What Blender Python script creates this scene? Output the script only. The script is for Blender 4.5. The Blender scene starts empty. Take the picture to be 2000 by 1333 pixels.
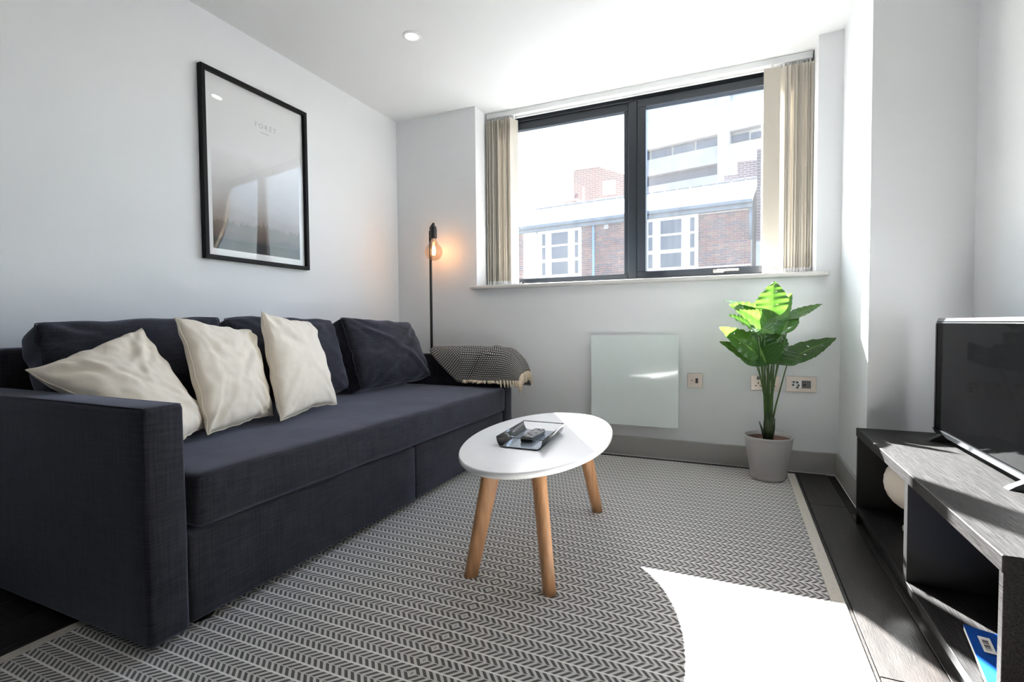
import bpy, bmesh, math, random
from mathutils import Vector, Matrix, noise
random.seed(7)
SC = bpy.context.scene
COL = SC.collection

# ------------------------------------------------------------------ camera
CAM = Vector((2.3854, -3.2173, 0.845))
YAW, PITCH, ROLL, FPX = 0.4176, -0.0342, -0.0081, 981.92
FW = Vector((-math.sin(YAW) * math.cos(PITCH), math.cos(YAW) * math.cos(PITCH), math.sin(PITCH)))
_r = Vector((math.cos(YAW), math.sin(YAW), 0)); _u = _r.cross(FW)
RT = _r * math.cos(ROLL) + _u * math.sin(ROLL)
UP = -_r * math.sin(ROLL) + _u * math.cos(ROLL)
cd = bpy.data.cameras.new('camera'); cam = bpy.data.objects.new('camera', cd); COL.objects.link(cam)
cd.sensor_width = 36; cd.lens = FPX / 2000 * 36; cd.clip_start = 0.02; cd.clip_end = 400
m = Matrix((RT, UP, -FW)).transposed().to_4x4(); m.translation = CAM
cam.matrix_world = m
SC.camera = cam
def at(u, v, depth):
    """photo pixel + distance along the view axis -> world point"""
    return CAM + (FW + RT * ((u - 1000) / FPX) - UP * ((v - 666.5) / FPX)) * depth

# ------------------------------------------------------------------ light
SC.view_settings.view_transform = 'Standard'; SC.view_settings.look = 'None'
SC.view_settings.gamma = 1; SC.view_settings.use_curve_mapping = False
SC.view_settings.exposure = 2.97
SUN = Vector((0.58, -1.0, -0.76)).normalized()          # direction the light travels
w = bpy.data.worlds.new('sky'); SC.world = w; w.use_nodes = True
nt = w.node_tree; nt.nodes.clear()
sky = nt.nodes.new('ShaderNodeTexSky'); sky.sky_type = 'NISHITA'; sky.sun_disc = False
sky.sun_elevation = math.asin(-SUN.z); sky.sun_rotation = math.atan2(-SUN.x, -SUN.y)
hsv = nt.nodes.new('ShaderNodeHueSaturation'); hsv.inputs['Saturation'].default_value = 0.85
bg = nt.nodes.new('ShaderNodeBackground'); bg.inputs['Strength'].default_value = 0.17
wo = nt.nodes.new('ShaderNodeOutputWorld')
nt.links.new(sky.outputs[0], hsv.inputs['Color']); nt.links.new(hsv.outputs[0], bg.inputs[0]); nt.links.new(bg.outputs[0], wo.inputs[0])
sl = bpy.data.lights.new('sun', 'SUN'); sl.energy = 18.0; sl.angle = math.radians(0.6); sl.color = (1, 0.99, 0.97)
so = bpy.data.objects.new('sun', sl); COL.objects.link(so)
so.rotation_euler = SUN.to_track_quat('-Z', 'Y').to_euler(); so.location = (-8, 14, 12)
pl = bpy.data.lights.new('window_portal', 'AREA'); pl.shape = 'RECTANGLE'; pl.size = 2.1; pl.size_y = 1.3
pl.cycles.is_portal = True
po = bpy.data.objects.new('window_portal', pl); COL.objects.link(po)
po.location = (1.74, 0.345, 1.76); po.rotation_euler = (math.radians(-90), 0, 0)
SPOT_W = 0.8
cy = SC.cycles
cy.use_denoising = True; cy.max_bounces = 12; cy.diffuse_bounces = 6; cy.glossy_bounces = 4
cy.transparent_max_bounces = 16; cy.transmission_bounces = 6
cy.caustics_reflective = False; cy.caustics_refractive = False; cy.sample_clamp_indirect = 6

# ------------------------------------------------------------------ materials
MATS = {}
def mat(name, col, rough=0.6, metal=0.0, spec=0.5, noise_amt=0.0, noise_scale=8.0, bump=0.0, bump_scale=40.0,
        stretch=(1, 1, 1), sheen=0.0, coat=0.0, emit=None, emit_s=0.0, trans=0.0, alpha=1.0):
    m = bpy.data.materials.new(name); m.use_nodes = True
    n = m.node_tree.nodes; L = m.node_tree.links
    b = n['Principled BSDF']
    b.inputs['Base Color'].default_value = (*col, 1); b.inputs['Roughness'].default_value = rough
    b.inputs['Metallic'].default_value = metal; b.inputs['Specular IOR Level'].default_value = spec
    if sheen: b.inputs['Sheen Weight'].default_value = sheen; b.inputs['Sheen Roughness'].default_value = 0.5
    if coat: b.inputs['Coat Weight'].default_value = coat; b.inputs['Coat Roughness'].default_value = 0.05
    if emit: b.inputs['Emission Color'].default_value = (*emit, 1); b.inputs['Emission Strength'].default_value = emit_s
    if trans: b.inputs['Transmission Weight'].default_value = trans
    if noise_amt or bump:
        tc = n.new('ShaderNodeTexCoord'); mp = n.new('ShaderNodeMapping'); mp.inputs['Scale'].default_value = stretch
        L.new(tc.outputs['Object'], mp.inputs['Vector'])
    if noise_amt:
        t = n.new('ShaderNodeTexNoise'); t.inputs['Scale'].default_value = noise_scale; t.inputs['Detail'].default_value = 5
        L.new(mp.outputs[0], t.inputs['Vector'])
        r = n.new('ShaderNodeMapRange'); r.inputs['From Min'].default_value = 0.3; r.inputs['From Max'].default_value = 0.7
        r.inputs['To Min'].default_value = 1 - noise_amt; r.inputs['To Max'].default_value = 1 + noise_amt
        L.new(t.outputs['Fac'], r.inputs['Value'])
        mx = n.new('ShaderNodeMix'); mx.data_type = 'RGBA'; mx.blend_type = 'MULTIPLY'; mx.inputs['Factor'].default_value = 1
        mx.inputs['A'].default_value = (*col, 1)
        L.new(r.outputs[0], mx.inputs['B']); L.new(mx.outputs['Result'], b.inputs['Base Color'])
    if bump:
        t2 = n.new('ShaderNodeTexNoise'); t2.inputs['Scale'].default_value = bump_scale; t2.inputs['Detail'].default_value = 4
        L.new(mp.outputs[0], t2.inputs['Vector'])
        bp = n.new('ShaderNodeBump'); bp.inputs['Strength'].default_value = bump; bp.inputs['Distance'].default_value = 0.01
        L.new(t2.outputs['Fac'], bp.inputs['Height']); L.new(bp.outputs[0], b.inputs['Normal'])
    MATS[name] = m
    return m

class NG:
    """small helper for writing node maths"""
    def __init__(s, m): s.n = m.node_tree.nodes; s.L = m.node_tree.links
    def val(s, x, i):
        if isinstance(x, (int, float)): i.default_value = x
        else: s.L.new(x, i)
    def math(s, op, a, b=0.0, c=None):
        q = s.n.new('ShaderNodeMath'); q.operation = op
        s.val(a, q.inputs[0]); s.val(b, q.inputs[1])
        if c is not None: s.val(c, q.inputs[2])
        return q.outputs[0]
    def mix(s, f, a, b):
        q = s.n.new('ShaderNodeMix'); q.data_type = 'RGBA'; s.val(f, q.inputs['Factor'])
        for x, k in ((a, 'A'), (b, 'B')):
            if isinstance(x, tuple): q.inputs[k].default_value = (*x, 1)
            else: s.L.new(x, q.inputs[k])
        return q.outputs['Result']
    def noise(s, vec, scale, detail=3):
        q = s.n.new('ShaderNodeTexNoise'); q.inputs['Scale'].default_value = scale; q.inputs['Detail'].default_value = detail
        s.L.new(vec, q.inputs['Vector']); return q.outputs['Fac']
    def coord(s, kind='Object', scale=(1, 1, 1)):
        t = s.n.new('ShaderNodeTexCoord'); mp = s.n.new('ShaderNodeMapping'); mp.inputs['Scale'].default_value = scale
        s.L.new(t.outputs[kind], mp.inputs['Vector']); return mp.outputs[0]
    def xyz(s, vec):
        q = s.n.new('ShaderNodeSeparateXYZ'); s.L.new(vec, q.inputs[0]); return q.outputs
    def bump(s, h, strength, dist, bsdf):
        q = s.n.new('ShaderNodeBump'); q.inputs['Strength'].default_value = strength; q.inputs['Distance'].default_value = dist
        s.L.new(h, q.inputs['Height']); s.L.new(q.outputs[0], bsdf.inputs['Normal'])

M_wall = mat('wall_paint', (0.80, 0.81, 0.825), 0.55, spec=0.3, bump=0.04, bump_scale=120)
M_ceil = mat('ceiling_paint', (0.77, 0.775, 0.775), 0.7, spec=0.2, bump=0.03, bump_scale=120)
M_base = mat('skirting_paint', (0.42, 0.405, 0.39), 0.4, spec=0.4)
M_caulk = mat('white_sealant', (0.75, 0.75, 0.73), 0.5)
M_sill = mat('sill_paint', (0.68, 0.66, 0.63), 0.35)
M_plank = mat('dark_vinyl_plank', (0.023, 0.019, 0.017), 0.40, spec=0.40, noise_amt=0.35, noise_scale=9, bump=0.12, bump_scale=60, stretch=(4, 0.7, 1))
M_sub = mat('floor_underlay', (0.02, 0.018, 0.017), 0.8)
M_frame = mat('anthracite_aluminium', (0.022, 0.028, 0.036), 0.38, spec=0.5)
M_white = mat('white_plastic', (0.78, 0.78, 0.78), 0.35)
M_rail = mat('blind_rail_white', (0.72, 0.73, 0.73), 0.3)
M_tabletop = mat('white_lacquer', (0.90, 0.90, 0.90), 0.22, spec=0.5)
M_beech = mat('oiled_beech', (0.60, 0.315, 0.15), 0.42, noise_amt=0.16, noise_scale=14, stretch=(6, 6, 0.8), bump=0.03, bump_scale=40)
M_black = mat('black_metal', (0.012, 0.012, 0.013), 0.4)
M_blackgloss = mat('black_plastic', (0.008, 0.008, 0.009), 0.25)
M_pframe = mat('black_wood_frame', (0.006, 0.0055, 0.006), 0.5, spec=0.18, bump=0.05, bump_scale=80)
M_bezel = mat('tv_bezel_gloss', (0.20, 0.21, 0.22), 0.16, metal=0.85)
M_screen = mat('tv_screen', (0.0013, 0.0013, 0.0014), 0.05, spec=0.5, noise_amt=0.1)
M_screen.node_tree.nodes['Principled BSDF'].inputs['IOR'].default_value = 1.07
M_stand = mat('black_brown_ash_veneer', (0.014, 0.0128, 0.0125), 0.46, spec=0.14, noise_amt=0.75, noise_scale=42, stretch=(7, 0.35, 7), bump=0.22, bump_scale=60)
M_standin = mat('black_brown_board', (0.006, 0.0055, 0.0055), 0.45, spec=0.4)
M_cream = mat('cream_cotton', (0.85, 0.775, 0.67), 0.85, spec=0.15, noise_amt=0.03, noise_scale=20, bump=0.22, bump_scale=22, sheen=0.1)
M_seam = mat('cream_seam', (0.74, 0.67, 0.57), 0.9, spec=0.1)
M_tassel = mat('natural_cotton_tassel', (0.62, 0.51, 0.39), 0.95, spec=0.1, noise_amt=0.15, noise_scale=60)
M_heater = mat('frosted_white_glass', (0.80, 0.87, 0.86), 0.12, spec=0.5, coat=1.0)
M_steel = mat('brushed_nickel', (0.62, 0.55, 0.49), 0.38, metal=0.8)
M_slot = mat('socket_black', (0.02, 0.02, 0.02), 0.4)
M_slotg = mat('socket_grey', (0.13, 0.13, 0.14), 0.35)
M_pot = mat('grey_glazed_pot', (0.49, 0.47, 0.46), 0.4, spec=0.4)
M_soil = mat('pot_liner_brown', (0.16, 0.095, 0.07), 0.9, noise_amt=0.2, noise_scale=30)
M_stem = mat('green_stem', (0.06, 0.12, 0.03), 0.5, noise_amt=0.25, noise_scale=25)
M_trunk = mat('dark_green_stalk', (0.03, 0.05, 0.018), 0.6, noise_amt=0.3, noise_scale=25)
M_paper = mat('white_paper', (0.80, 0.78, 0.74), 0.8)
M_blue = mat('blue_cover', (0.01, 0.085, 0.42), 0.35)
M_jug = mat('cream_ceramic', (0.66, 0.58, 0.49), 0.5)
M_lens = mat('downlight_lens', (0.9, 0.9, 0.9), 0.3, emit=(1, 0.97, 0.92), emit_s=6)
M_fil = mat('glowing_filament', (1, 0.5, 0.15), 0.4, emit=(1, 0.50, 0.16), emit_s=22)
M_print_txt = mat('grey_print_ink', (0.52, 0.52, 0.53), 0.8)

def fabric_mat(name, col, streak=0.3):
    m = bpy.data.materials.new(name); m.use_nodes = True; g = NG(m); b = g.n['Principled BSDF']
    b.inputs['Roughness'].default_value = 0.85; b.inputs['Specular IOR Level'].default_value = 0.2
    b.inputs['Sheen Weight'].default_value = 0.42; b.inputs['Sheen Roughness'].default_value = 0.45
    b.inputs['Sheen Tint'].default_value = (0.62, 0.66, 0.86, 1)
    a = g.noise(g.coord(scale=(14, 14, 260)), 1.0, 4); c = g.noise(g.coord(scale=(230, 230, 9)), 1.0, 4)
    d = g.noise(g.coord(scale=(200, 14, 14)), 1.0, 3)
    s = g.math('ADD', g.math('MULTIPLY', a, 0.4), g.math('ADD', g.math('MULTIPLY', c, 0.35), g.math('MULTIPLY', d, 0.25)))
    r = g.n.new('ShaderNodeMapRange'); r.inputs['From Min'].default_value = 0.38; r.inputs['From Max'].default_value = 0.62
    r.inputs['To Min'].default_value = 0; r.inputs['To Max'].default_value = 1; g.L.new(s, r.inputs['Value'])
    lo = tuple(x * (1 - streak) for x in col); hi = tuple(x * (1 + streak) for x in col)
    g.L.new(g.mix(r.outputs[0], lo, hi), b.inputs['Base Color'])
    g.bump(s, 0.35, 0.004, b)
    return m
M_sofa = fabric_mat('charcoal_linen', (0.023, 0.0225, 0.028), 0.48)
M_sofac = fabric_mat('charcoal_linen_cushion', (0.021, 0.021, 0.028), 0.48)

def rug_mat():
    m = bpy.data.materials.new('woven_chevron'); m.use_nodes = True; g = NG(m); b = g.n['Principled BSDF']
    b.inputs['Roughness'].default_value = 0.95; b.inputs['Specular IOR Level'].default_value = 0.1
    b.inputs['Sheen Weight'].default_value = 0.45; b.inputs['Sheen Roughness'].default_value = 0.45
    v = g.coord(); x, y, z = g.xyz(v)
    band = g.math('FRACT', g.math('DIVIDE', g.math('ADD', y, 20 * 0.0515 * 5), 0.0515))
    ax = g.math('ABSOLUTE', g.math('SUBTRACT', x, 1.682))
    h = g.math('ABSOLUTE', g.math('SUBTRACT', band, 0.5))                     # 0 mid band .. 0.5 at its edges
    ph = g.math('FRACT', g.math('ADD', g.math('DIVIDE', g.math('ADD', ax, g.math('MULTIPLY', h, 0.046)), 0.0195), 10.28))
    dark = g.math('LESS_THAN', ph, 0.52)
    line = g.math('GREATER_THAN', h, 0.445)                                   # pale cord between bands
    mid = g.math('LESS_THAN', h, 0.028)
    fine = g.noise(g.coord(scale=(1, 1, 1)), 420, 2)
    dk = g.mix(fine, (0.060, 0.054, 0.050), (0.125, 0.116, 0.108))
    lt = g.mix(fine, (0.50, 0.48, 0.455), (0.72, 0.70, 0.67))
    c = g.mix(dark, lt, dk)
    c = g.mix(mid, c, (0.58, 0.56, 0.53))
    c = g.mix(line, c, (0.82, 0.80, 0.77))
    g.L.new(c, b.inputs['Base Color'])
    hh = g.math('ADD', g.math('SUBTRACT', 1.0, dark), g.math('ADD', line, g.math('MULTIPLY', fine, 0.5)))
    g.bump(hh, 0.5, 0.003, b)
    return m
M_rug = rug_mat()
M_rugb = mat('rug_border_weave', (0.64, 0.59, 0.52), 0.95, spec=0.1, noise_amt=0.15, noise_scale=300, bump=0.3, bump_scale=350)

def throw_mat():
    m = bpy.data.materials.new('black_white_weave'); m.use_nodes = True; g = NG(m); b = g.n['Principled BSDF']
    b.inputs['Roughness'].default_value = 0.95; b.inputs['Specular IOR Level'].default_value = 0.1
    v = g.coord('UV'); u, w_, _ = g.xyz(v)
    a = g.math('FRACT', g.math('MULTIPLY', u, 76)); c = g.math('FRACT', g.math('MULTIPLY', w_, 76))
    row = g.math('FLOOR', g.math('MULTIPLY', w_, 76))
    a2 = g.math('FRACT', g.math('ADD', g.math('MULTIPLY', u, 76), g.math('MULTIPLY', row, 0.5)))
    dot = g.math('MULTIPLY', g.math('LESS_THAN', a2, 0.52), g.math('LESS_THAN', c, 0.62))
    n = g.noise(v, 300, 2)
    g.L.new(g.mix(dot, g.mix(n, (0.012, 0.012, 0.012), (0.05, 0.048, 0.046)), g.mix(n, (0.42, 0.40, 0.37), (0.62, 0.6, 0.57))), b.inputs['Base Color'])
    g.bump(dot, 0.4, 0.003, b)
    return m
M_throw = throw_mat()

def vane_mat():
    m = bpy.data.materials.new('taupe_blind_fabric'); m.use_nodes = True; g = NG(m); b = g.n['Principled BSDF']
    b.inputs['Roughness'].default_value = 0.8; b.inputs['Specular IOR Level'].default_value = 0.2
    b.inputs['Base Color'].default_value = (0.56, 0.515, 0.445, 1)
    t = g.n.new('ShaderNodeBsdfTranslucent'); t.inputs[0].default_value = (0.50, 0.44, 0.36, 1)
    mx = g.n.new('ShaderNodeMixShader'); mx.inputs[0].default_value = 0.012
    g.L.new(b.outputs[0], mx.inputs[1]); g.L.new(t.outputs[0], mx.inputs[2])
    g.L.new(mx.outputs[0], g.n['Material Output'].inputs[0])
    return m
M_vane = vane_mat()

def pane_mat(name, dust=0.02, tint=(0.97, 0.985, 0.99), gloss=1.0):
    m = bpy.data.materials.new(name); m.use_nodes = True; g = NG(m); g.n.remove(g.n['Principled BSDF'])
    tr = g.n.new('ShaderNodeBsdfTransparent'); tr.inputs[0].default_value = (*tint, 1)
    gl = g.n.new('ShaderNodeBsdfGlossy'); gl.inputs['Roughness'].default_value = 0.02
    fr = g.n.new('ShaderNodeFresnel'); geo = g.n.new('ShaderNodeNewGeometry')
    g.L.new(g.math('SUBTRACT', 1.45, g.math('MULTIPLY', geo.outputs['Backfacing'], 1.45 - 1 / 1.45)), fr.inputs['IOR'])   # a thin sheet: no total reflection on leaving it
    m1 = g.n.new('ShaderNodeMixShader'); g.L.new(g.math('MULTIPLY', fr.outputs[0], gloss), m1.inputs[0])
    g.L.new(tr.outputs[0], m1.inputs[1]); g.L.new(gl.outputs[0], m1.inputs[2])
    out = m1
    if dust:
        d = g.n.new('ShaderNodeBsdfTranslucent'); d.inputs[0].default_value = (0.95, 0.97, 1.0, 1)
        v = g.coord(); a = g.noise(v, 3.5, 4); c = g.noise(g.coord(scale=(40, 40, 3)), 1.0, 3)
        f = g.math('MULTIPLY', g.math('ADD', g.math('MULTIPLY', a, 1.2), g.math('MULTIPLY', c, 0.8)), dust)
        m2 = g.n.new('ShaderNodeMixShader'); g.L.new(f, m2.inputs[0])
        g.L.new(m1.outputs[0], m2.inputs[1]); g.L.new(d.outputs[0], m2.inputs[2]); out = m2
    g.L.new(out.outputs[0], g.n['Material Output'].inputs[0])
    return m
M_glass = pane_mat('dusty_window_glass', 0.0055)
M_bulb = pane_mat('smoked_bulb_glass', 0.0, (0.90, 0.80, 0.70), 1.6)
M_acryl = pane_mat('picture_acrylic', 0.0, (0.98, 0.98, 0.98), 1.15)
M_traymesh = mat('smoked_black_tray', (0.02, 0.022, 0.025), 0.2, spec=0.6)
M_trayglass = mat('mirror_tray_base', (0.62, 0.72, 0.84), 0.12, metal=0.75)

def leaf_mat(name, col):
    m = bpy.data.materials.new(name); m.use_nodes = True; g = NG(m); b = g.n['Principled BSDF']
    b.inputs['Roughness'].default_value = 0.28; b.inputs['Specular IOR Level'].default_value = 0.38
    v = g.coord('UV'); u, w_, _ = g.xyz(v)
    vein = g.math('LESS_THAN', g.math('ABSOLUTE', g.math('SUBTRACT', u, 0.5)), 0.022)
    side = g.math('LESS_THAN', g.math('FRACT', g.math('MULTIPLY', g.math('SUBTRACT', w_, g.math('MULTIPLY', g.math('ABSOLUTE', g.math('SUBTRACT', u, 0.5)), 0.5)), 9)), 0.09)
    f = g.math('MAXIMUM', vein, g.math('MULTIPLY', side, 0.4))
    n = g.noise(v, 9, 3)
    c = g.mix(n, tuple(x * 0.75 for x in col), tuple(x * 1.25 for x in col))
    g.L.new(g.mix(f, c, (0.16, 0.26, 0.06)), b.inputs['Base Color'])
    t = g.n.new('ShaderNodeBsdfTranslucent'); t.inputs[0].default_value = (0.17, 0.40, 0.05, 1)
    mx = g.n.new('ShaderNodeMixShader'); mx.inputs[0].default_value = 0.28
    g.L.new(b.outputs[0], mx.inputs[1]); g.L.new(t.outputs[0], mx.inputs[2]); g.L.new(mx.outputs[0], g.n['Material Output'].inputs[0])
    g.bump(g.math('SUBTRACT', 1.0, f), 0.3, 0.003, b)
    return m
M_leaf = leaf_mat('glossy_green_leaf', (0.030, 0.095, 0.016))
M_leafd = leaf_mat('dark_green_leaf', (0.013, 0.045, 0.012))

def brick_wall_mat(name, c1, c2, mortar, scale):
    m = bpy.data.materials.new(name); m.use_nodes = True; g = NG(m); b = g.n['Principled BSDF']
    b.inputs['Roughness'].default_value = 0.9
    v = g.coord(); x, y, z = g.xyz(v)
    cb = g.n.new('ShaderNodeCombineXYZ'); g.L.new(x, cb.inputs[0]); g.L.new(z, cb.inputs[1])
    t = g.n.new('ShaderNodeTexBrick'); g.L.new(cb.outputs[0], t.inputs['Vector'])
    t.inputs['Color1'].default_value = (*c1, 1); t.inputs['Color2'].default_value = (*c2, 1); t.inputs['Mortar'].default_value = (*mortar, 1)
    t.inputs['Scale'].default_value = 1; t.inputs['Brick Width'].default_value = 0.225 * scale; t.inputs['Row Height'].default_value = 0.075 * scale
    t.inputs['Mortar Size'].default_value = 0.007 * scale
    n = g.noise(v, 1.1, 4)
    g.L.new(g.mix(g.math('MULTIPLY', n, 0.25), t.outputs['Color'], (0.14, 0.11, 0.105)), b.inputs['Base Color'])
    return m
M_brickB = brick_wall_mat('pale_red_brick', (0.13, 0.062, 0.045), (0.10, 0.052, 0.042), (0.20, 0.17, 0.15), 1.6)
M_brickD = brick_wall_mat('dark_brick', (0.035, 0.022, 0.028), (0.05, 0.028, 0.03), (0.16, 0.15, 0.16), 1.2)
M_mortar = mat('lime_mortar', (0.40, 0.37, 0.36), 0.95, noise_amt=0.15, noise_scale=6)
M_br = [mat('brick_red', (0.085, 0.029, 0.027), 0.9, noise_amt=0.25, noise_scale=12),
        mat('brick_brown', (0.058, 0.026, 0.026), 0.9, noise_amt=0.25, noise_scale=12),
        mat('brick_purple', (0.040, 0.022, 0.032), 0.9, noise_amt=0.25, noise_scale=12),
        mat('brick_orange', (0.11, 0.05, 0.034), 0.9, noise_amt=0.25, noise_scale=12)]
M_render = mat('white_render', (0.50, 0.50, 0.50), 0.8, noise_amt=0.04)
M_conc = mat('pale_concrete', (0.34, 0.34, 0.34), 0.85, noise_amt=0.08, noise_scale=0.8)
M_concg = mat('grey_concrete', (0.20, 0.205, 0.215), 0.85, noise_amt=0.12, noise_scale=0.9)
M_roof = mat('pale_slate_roof', (0.45, 0.45, 0.46), 0.6, noise_amt=0.06, noise_scale=2)
M_ridge = mat('ridge_tile', (0.22, 0.21, 0.22), 0.8)
M_fascia = mat('blue_grey_gutter', (0.05, 0.07, 0.095), 0.5, noise_amt=0.2, noise_scale=3)
M_extglass = mat('street_window_glass', (0.022, 0.030, 0.048), 0.08, spec=0.3)
M_extdark = mat('shadowed_deck', (0.045, 0.047, 0.065), 0.8)
M_road = mat('asphalt', (0.20, 0.20, 0.20), 0.9)

# ------------------------------------------------------------------ mesh helpers
def link(name, me, mt, parent=None, smooth=False):
    o = bpy.data.objects.new(name, me); COL.objects.link(o)
    if mt is not None and not me.materials:
        me.materials.append(mt)
    if parent is not None: o.parent = parent
    if smooth: me.polygons.foreach_set('use_smooth', [True] * len(me.polygons))
    return o
def bm_obj(name, bm, mt, parent=None, smooth=False):
    me = bpy.data.meshes.new(name); bmesh.ops.recalc_face_normals(bm, faces=bm.faces); bm.to_mesh(me); bm.free()
    return link(name, me, mt, parent, smooth)
def pd_obj(name, v, f, mt, parent=None, smooth=False, recalc=True):
    bm = bmesh.new(); vs = [bm.verts.new(p) for p in v]
    for q in f:
        try: bm.faces.new([vs[i] for i in q])
        except ValueError: pass
    if recalc: return bm_obj(name, bm, mt, parent, smooth)
    me = bpy.data.meshes.new(name); bm.to_mesh(me); bm.free(); return link(name, me, mt, parent, smooth)
def add_box(bm, x0, x1, y0, y1, z0, z1, bev=0.0, seg=2):
    r = bmesh.ops.create_cube(bm, size=1.0); vs = r['verts']
    for v in vs:
        v.co = Vector(((x0 + x1) / 2 + v.co.x * (x1 - x0), (y0 + y1) / 2 + v.co.y * (y1 - y0), (z0 + z1) / 2 + v.co.z * (z1 - z0)))
    if bev:
        es = list({e for v in vs for e in v.link_edges})
        bmesh.ops.bevel(bm, geom=es, offset=bev, segments=seg, affect='EDGES', profile=0.5)
def box(name, x0, x1, y0, y1, z0, z1, mt, parent=None, bev=0.0, seg=2, smooth=False):
    bm = bmesh.new(); add_box(bm, x0, x1, y0, y1, z0, z1, bev, seg); return bm_obj(name, bm, mt, parent, smooth)
def lathe(name, prof, mt, parent=None, n=32, c=(0, 0, 0), smooth=True):
    v, f = [], []
    for r, z in prof:
        for i in range(n):
            a = 2 * math.pi * i / n; v.append((c[0] + r * math.cos(a), c[1] + r * math.sin(a), c[2] + z))
    for k in range(len(prof) - 1):
        for i in range(n):
            j = (i + 1) % n; f.append((k * n + i, k * n + j, (k + 1) * n + j, (k + 1) * n + i))
    bm = bmesh.new(); vs = [bm.verts.new(p) for p in v]
    for q in f: bm.faces.new([vs[i] for i in q])
    bmesh.ops.remove_doubles(bm, verts=bm.verts, dist=1e-5)
    return bm_obj(name, bm, mt, parent, smooth)
def tube_into(bm, pts, rad, n=8, cap=True):
    pts = [Vector(p) for p in pts]; rings = []
    rad = rad if isinstance(rad, (list, tuple)) else [rad] * len(pts)
    ref = Vector((0, 0, 1))
    for i, p in enumerate(pts):
        t = (pts[min(i + 1, len(pts) - 1)] - pts[max(i - 1, 0)]).normalized()
        a = t.cross(ref if abs(t.dot(ref)) < 0.95 else Vector((1, 0, 0))).normalized(); b = t.cross(a)
        rings.append([bm.verts.new(p + (a * math.cos(2 * math.pi * k / n) + b * math.sin(2 * math.pi * k / n)) * rad[i]) for k in range(n)])
    for i in range(len(rings) - 1):
        for k in range(n):
            j = (k + 1) % n; bm.faces.new((rings[i][k], rings[i][j], rings[i + 1][j], rings[i + 1][k]))
    if cap: bm.faces.new(rings[0]); bm.faces.new(rings[-1])
def tube(name, pts, rad, mt, parent=None, n=10):
    bm = bmesh.new(); tube_into(bm, pts, rad, n); return bm_obj(name, bm, mt, parent, True)
def thing(name, label, cat, loc=(0, 0, 0), group=None):
    o = bpy.data.objects.new(name, None); COL.objects.link(o); o.location = loc; o.empty_display_size = 0.05
    o['label'] = label; o['category'] = cat
    if group: o['group'] = group
    return o
def adopt(root, *objs):
    """children were built in world space: keep them there under a root that is not at the origin"""
    for o in objs: o.parent = root
    for o in root.children: o.matrix_parent_inverse = Matrix.Translation(root.location).inverted()
def finish(root):
    for o in root.children: o.matrix_parent_inverse = Matrix.Translation(root.location).inverted()
def tag(o, label, cat, group=None):
    o['label'] = label; o['category'] = cat
    if group: o['group'] = group
    return o
def struct(o, label, cat):
    o['kind'] = 'structure'; o['label'] = label; o['category'] = cat; return o

# ------------------------------------------------------------------ room shell
H = 2.396; XA, XB = 0.685, 2.791; XC = 2.907; XR = 3.255; YP = -0.63; YF = -7.6; WT = 0.34
fl = struct(box('floor', -0.2, 3.5, YF - 0.2, WT, -0.12, -0.010, M_sub), 'dark vinyl plank floor under the rug', 'floor')
pw = 0.148; x0 = 2.705 - 19 * pw
for i in range(24):
    xa, xb = max(0.0, x0 + i * pw), min(XR, x0 + (i + 1) * pw)
    if xb - xa < 0.01: continue
    yy = YF + (-0.45 * (i % 3)); first = True
    while yy < 0:
        a, b2 = max(yy, YF), min(yy + 1.25, 0.0 if xb <= XC + 0.05 else YP)
        if b2 - a > 0.02:
            box('plank', xa + 0.0012, xb - 0.0012, a + 0.0012, b2 - 0.0012, -0.010, 0.0, M_plank, fl, bev=0.0012, seg=1)
        yy += 1.25
struct(box('ceiling', -0.2, 3.5, YF - 0.2, WT, H, H + 0.2, M_ceil), 'plain white painted ceiling', 'ceiling')
struct(box('wall_left', -0.2, 0.0, YF - 0.2, WT, -0.12, H, M_wall), 'pale grey painted wall behind the sofa', 'wall')
bm = bmesh.new()
add_box(bm, 0.0, XA, 0.0, WT, -0.01, H); add_box(bm, XB, 3.5, 0.0, WT, -0.01, H); add_box(bm, XA, XB, 0.0, WT, -0.01, 1.092)
struct(bm_obj('wall_back', bm, M_wall), 'pale painted wall around the window recess', 'wall')
struct(box('wall_column', XC, XR + 0.001, YP, 0.0, -0.01, H, M_wall), 'boxed-out white wall column in the right corner', 'wall')
struct(box('wall_right', XR, 3.5, YF - 0.2, 0.0, -0.12, H, M_wall), 'white painted wall behind the television', 'wall')
struct(box('wall_front', 0.0, XR, YF - 0.2, YF, -0.01, H, mat('bounce_cutting_dark', (0.10, 0.10, 0.105), 0.6)), 'unseen wall behind the viewer, darkened to cut bounced light', 'wall')  # unseen wall, dark tone added to reduce light bounced onto the sofa arm
def skirting(nm, x0, x1, y0, y1, lab):
    o = struct(box(nm, x0, x1, y0, y1, 0.0, 0.122, M_base, bev=0.004), lab, 'baseboard')
    return o
b1 = skirting('baseboard_back', 0.016, XC, -0.016, 0.0, 'taupe grey skirting board under the window wall')
box('sealant_bead', 0.02, XC - 0.02, -0.019, -0.016, 0.0, 0.004, M_caulk, b1)
b2 = skirting('baseboard_column', XC - 0.016, XC, YP, -0.016, 'taupe grey skirting board on the wall column')
box('sealant_bead', XC - 0.019, XC - 0.016, YP, -0.02, 0.0, 0.004, M_caulk, b2)
skirting('baseboard_left', 0.0, 0.016, YF, 0.0, 'taupe grey skirting board behind the sofa')
skirting('baseboard_right', XR - 0.016, XR, YF, YP - 0.02, 'taupe grey skirting board behind the television bench')

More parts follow.
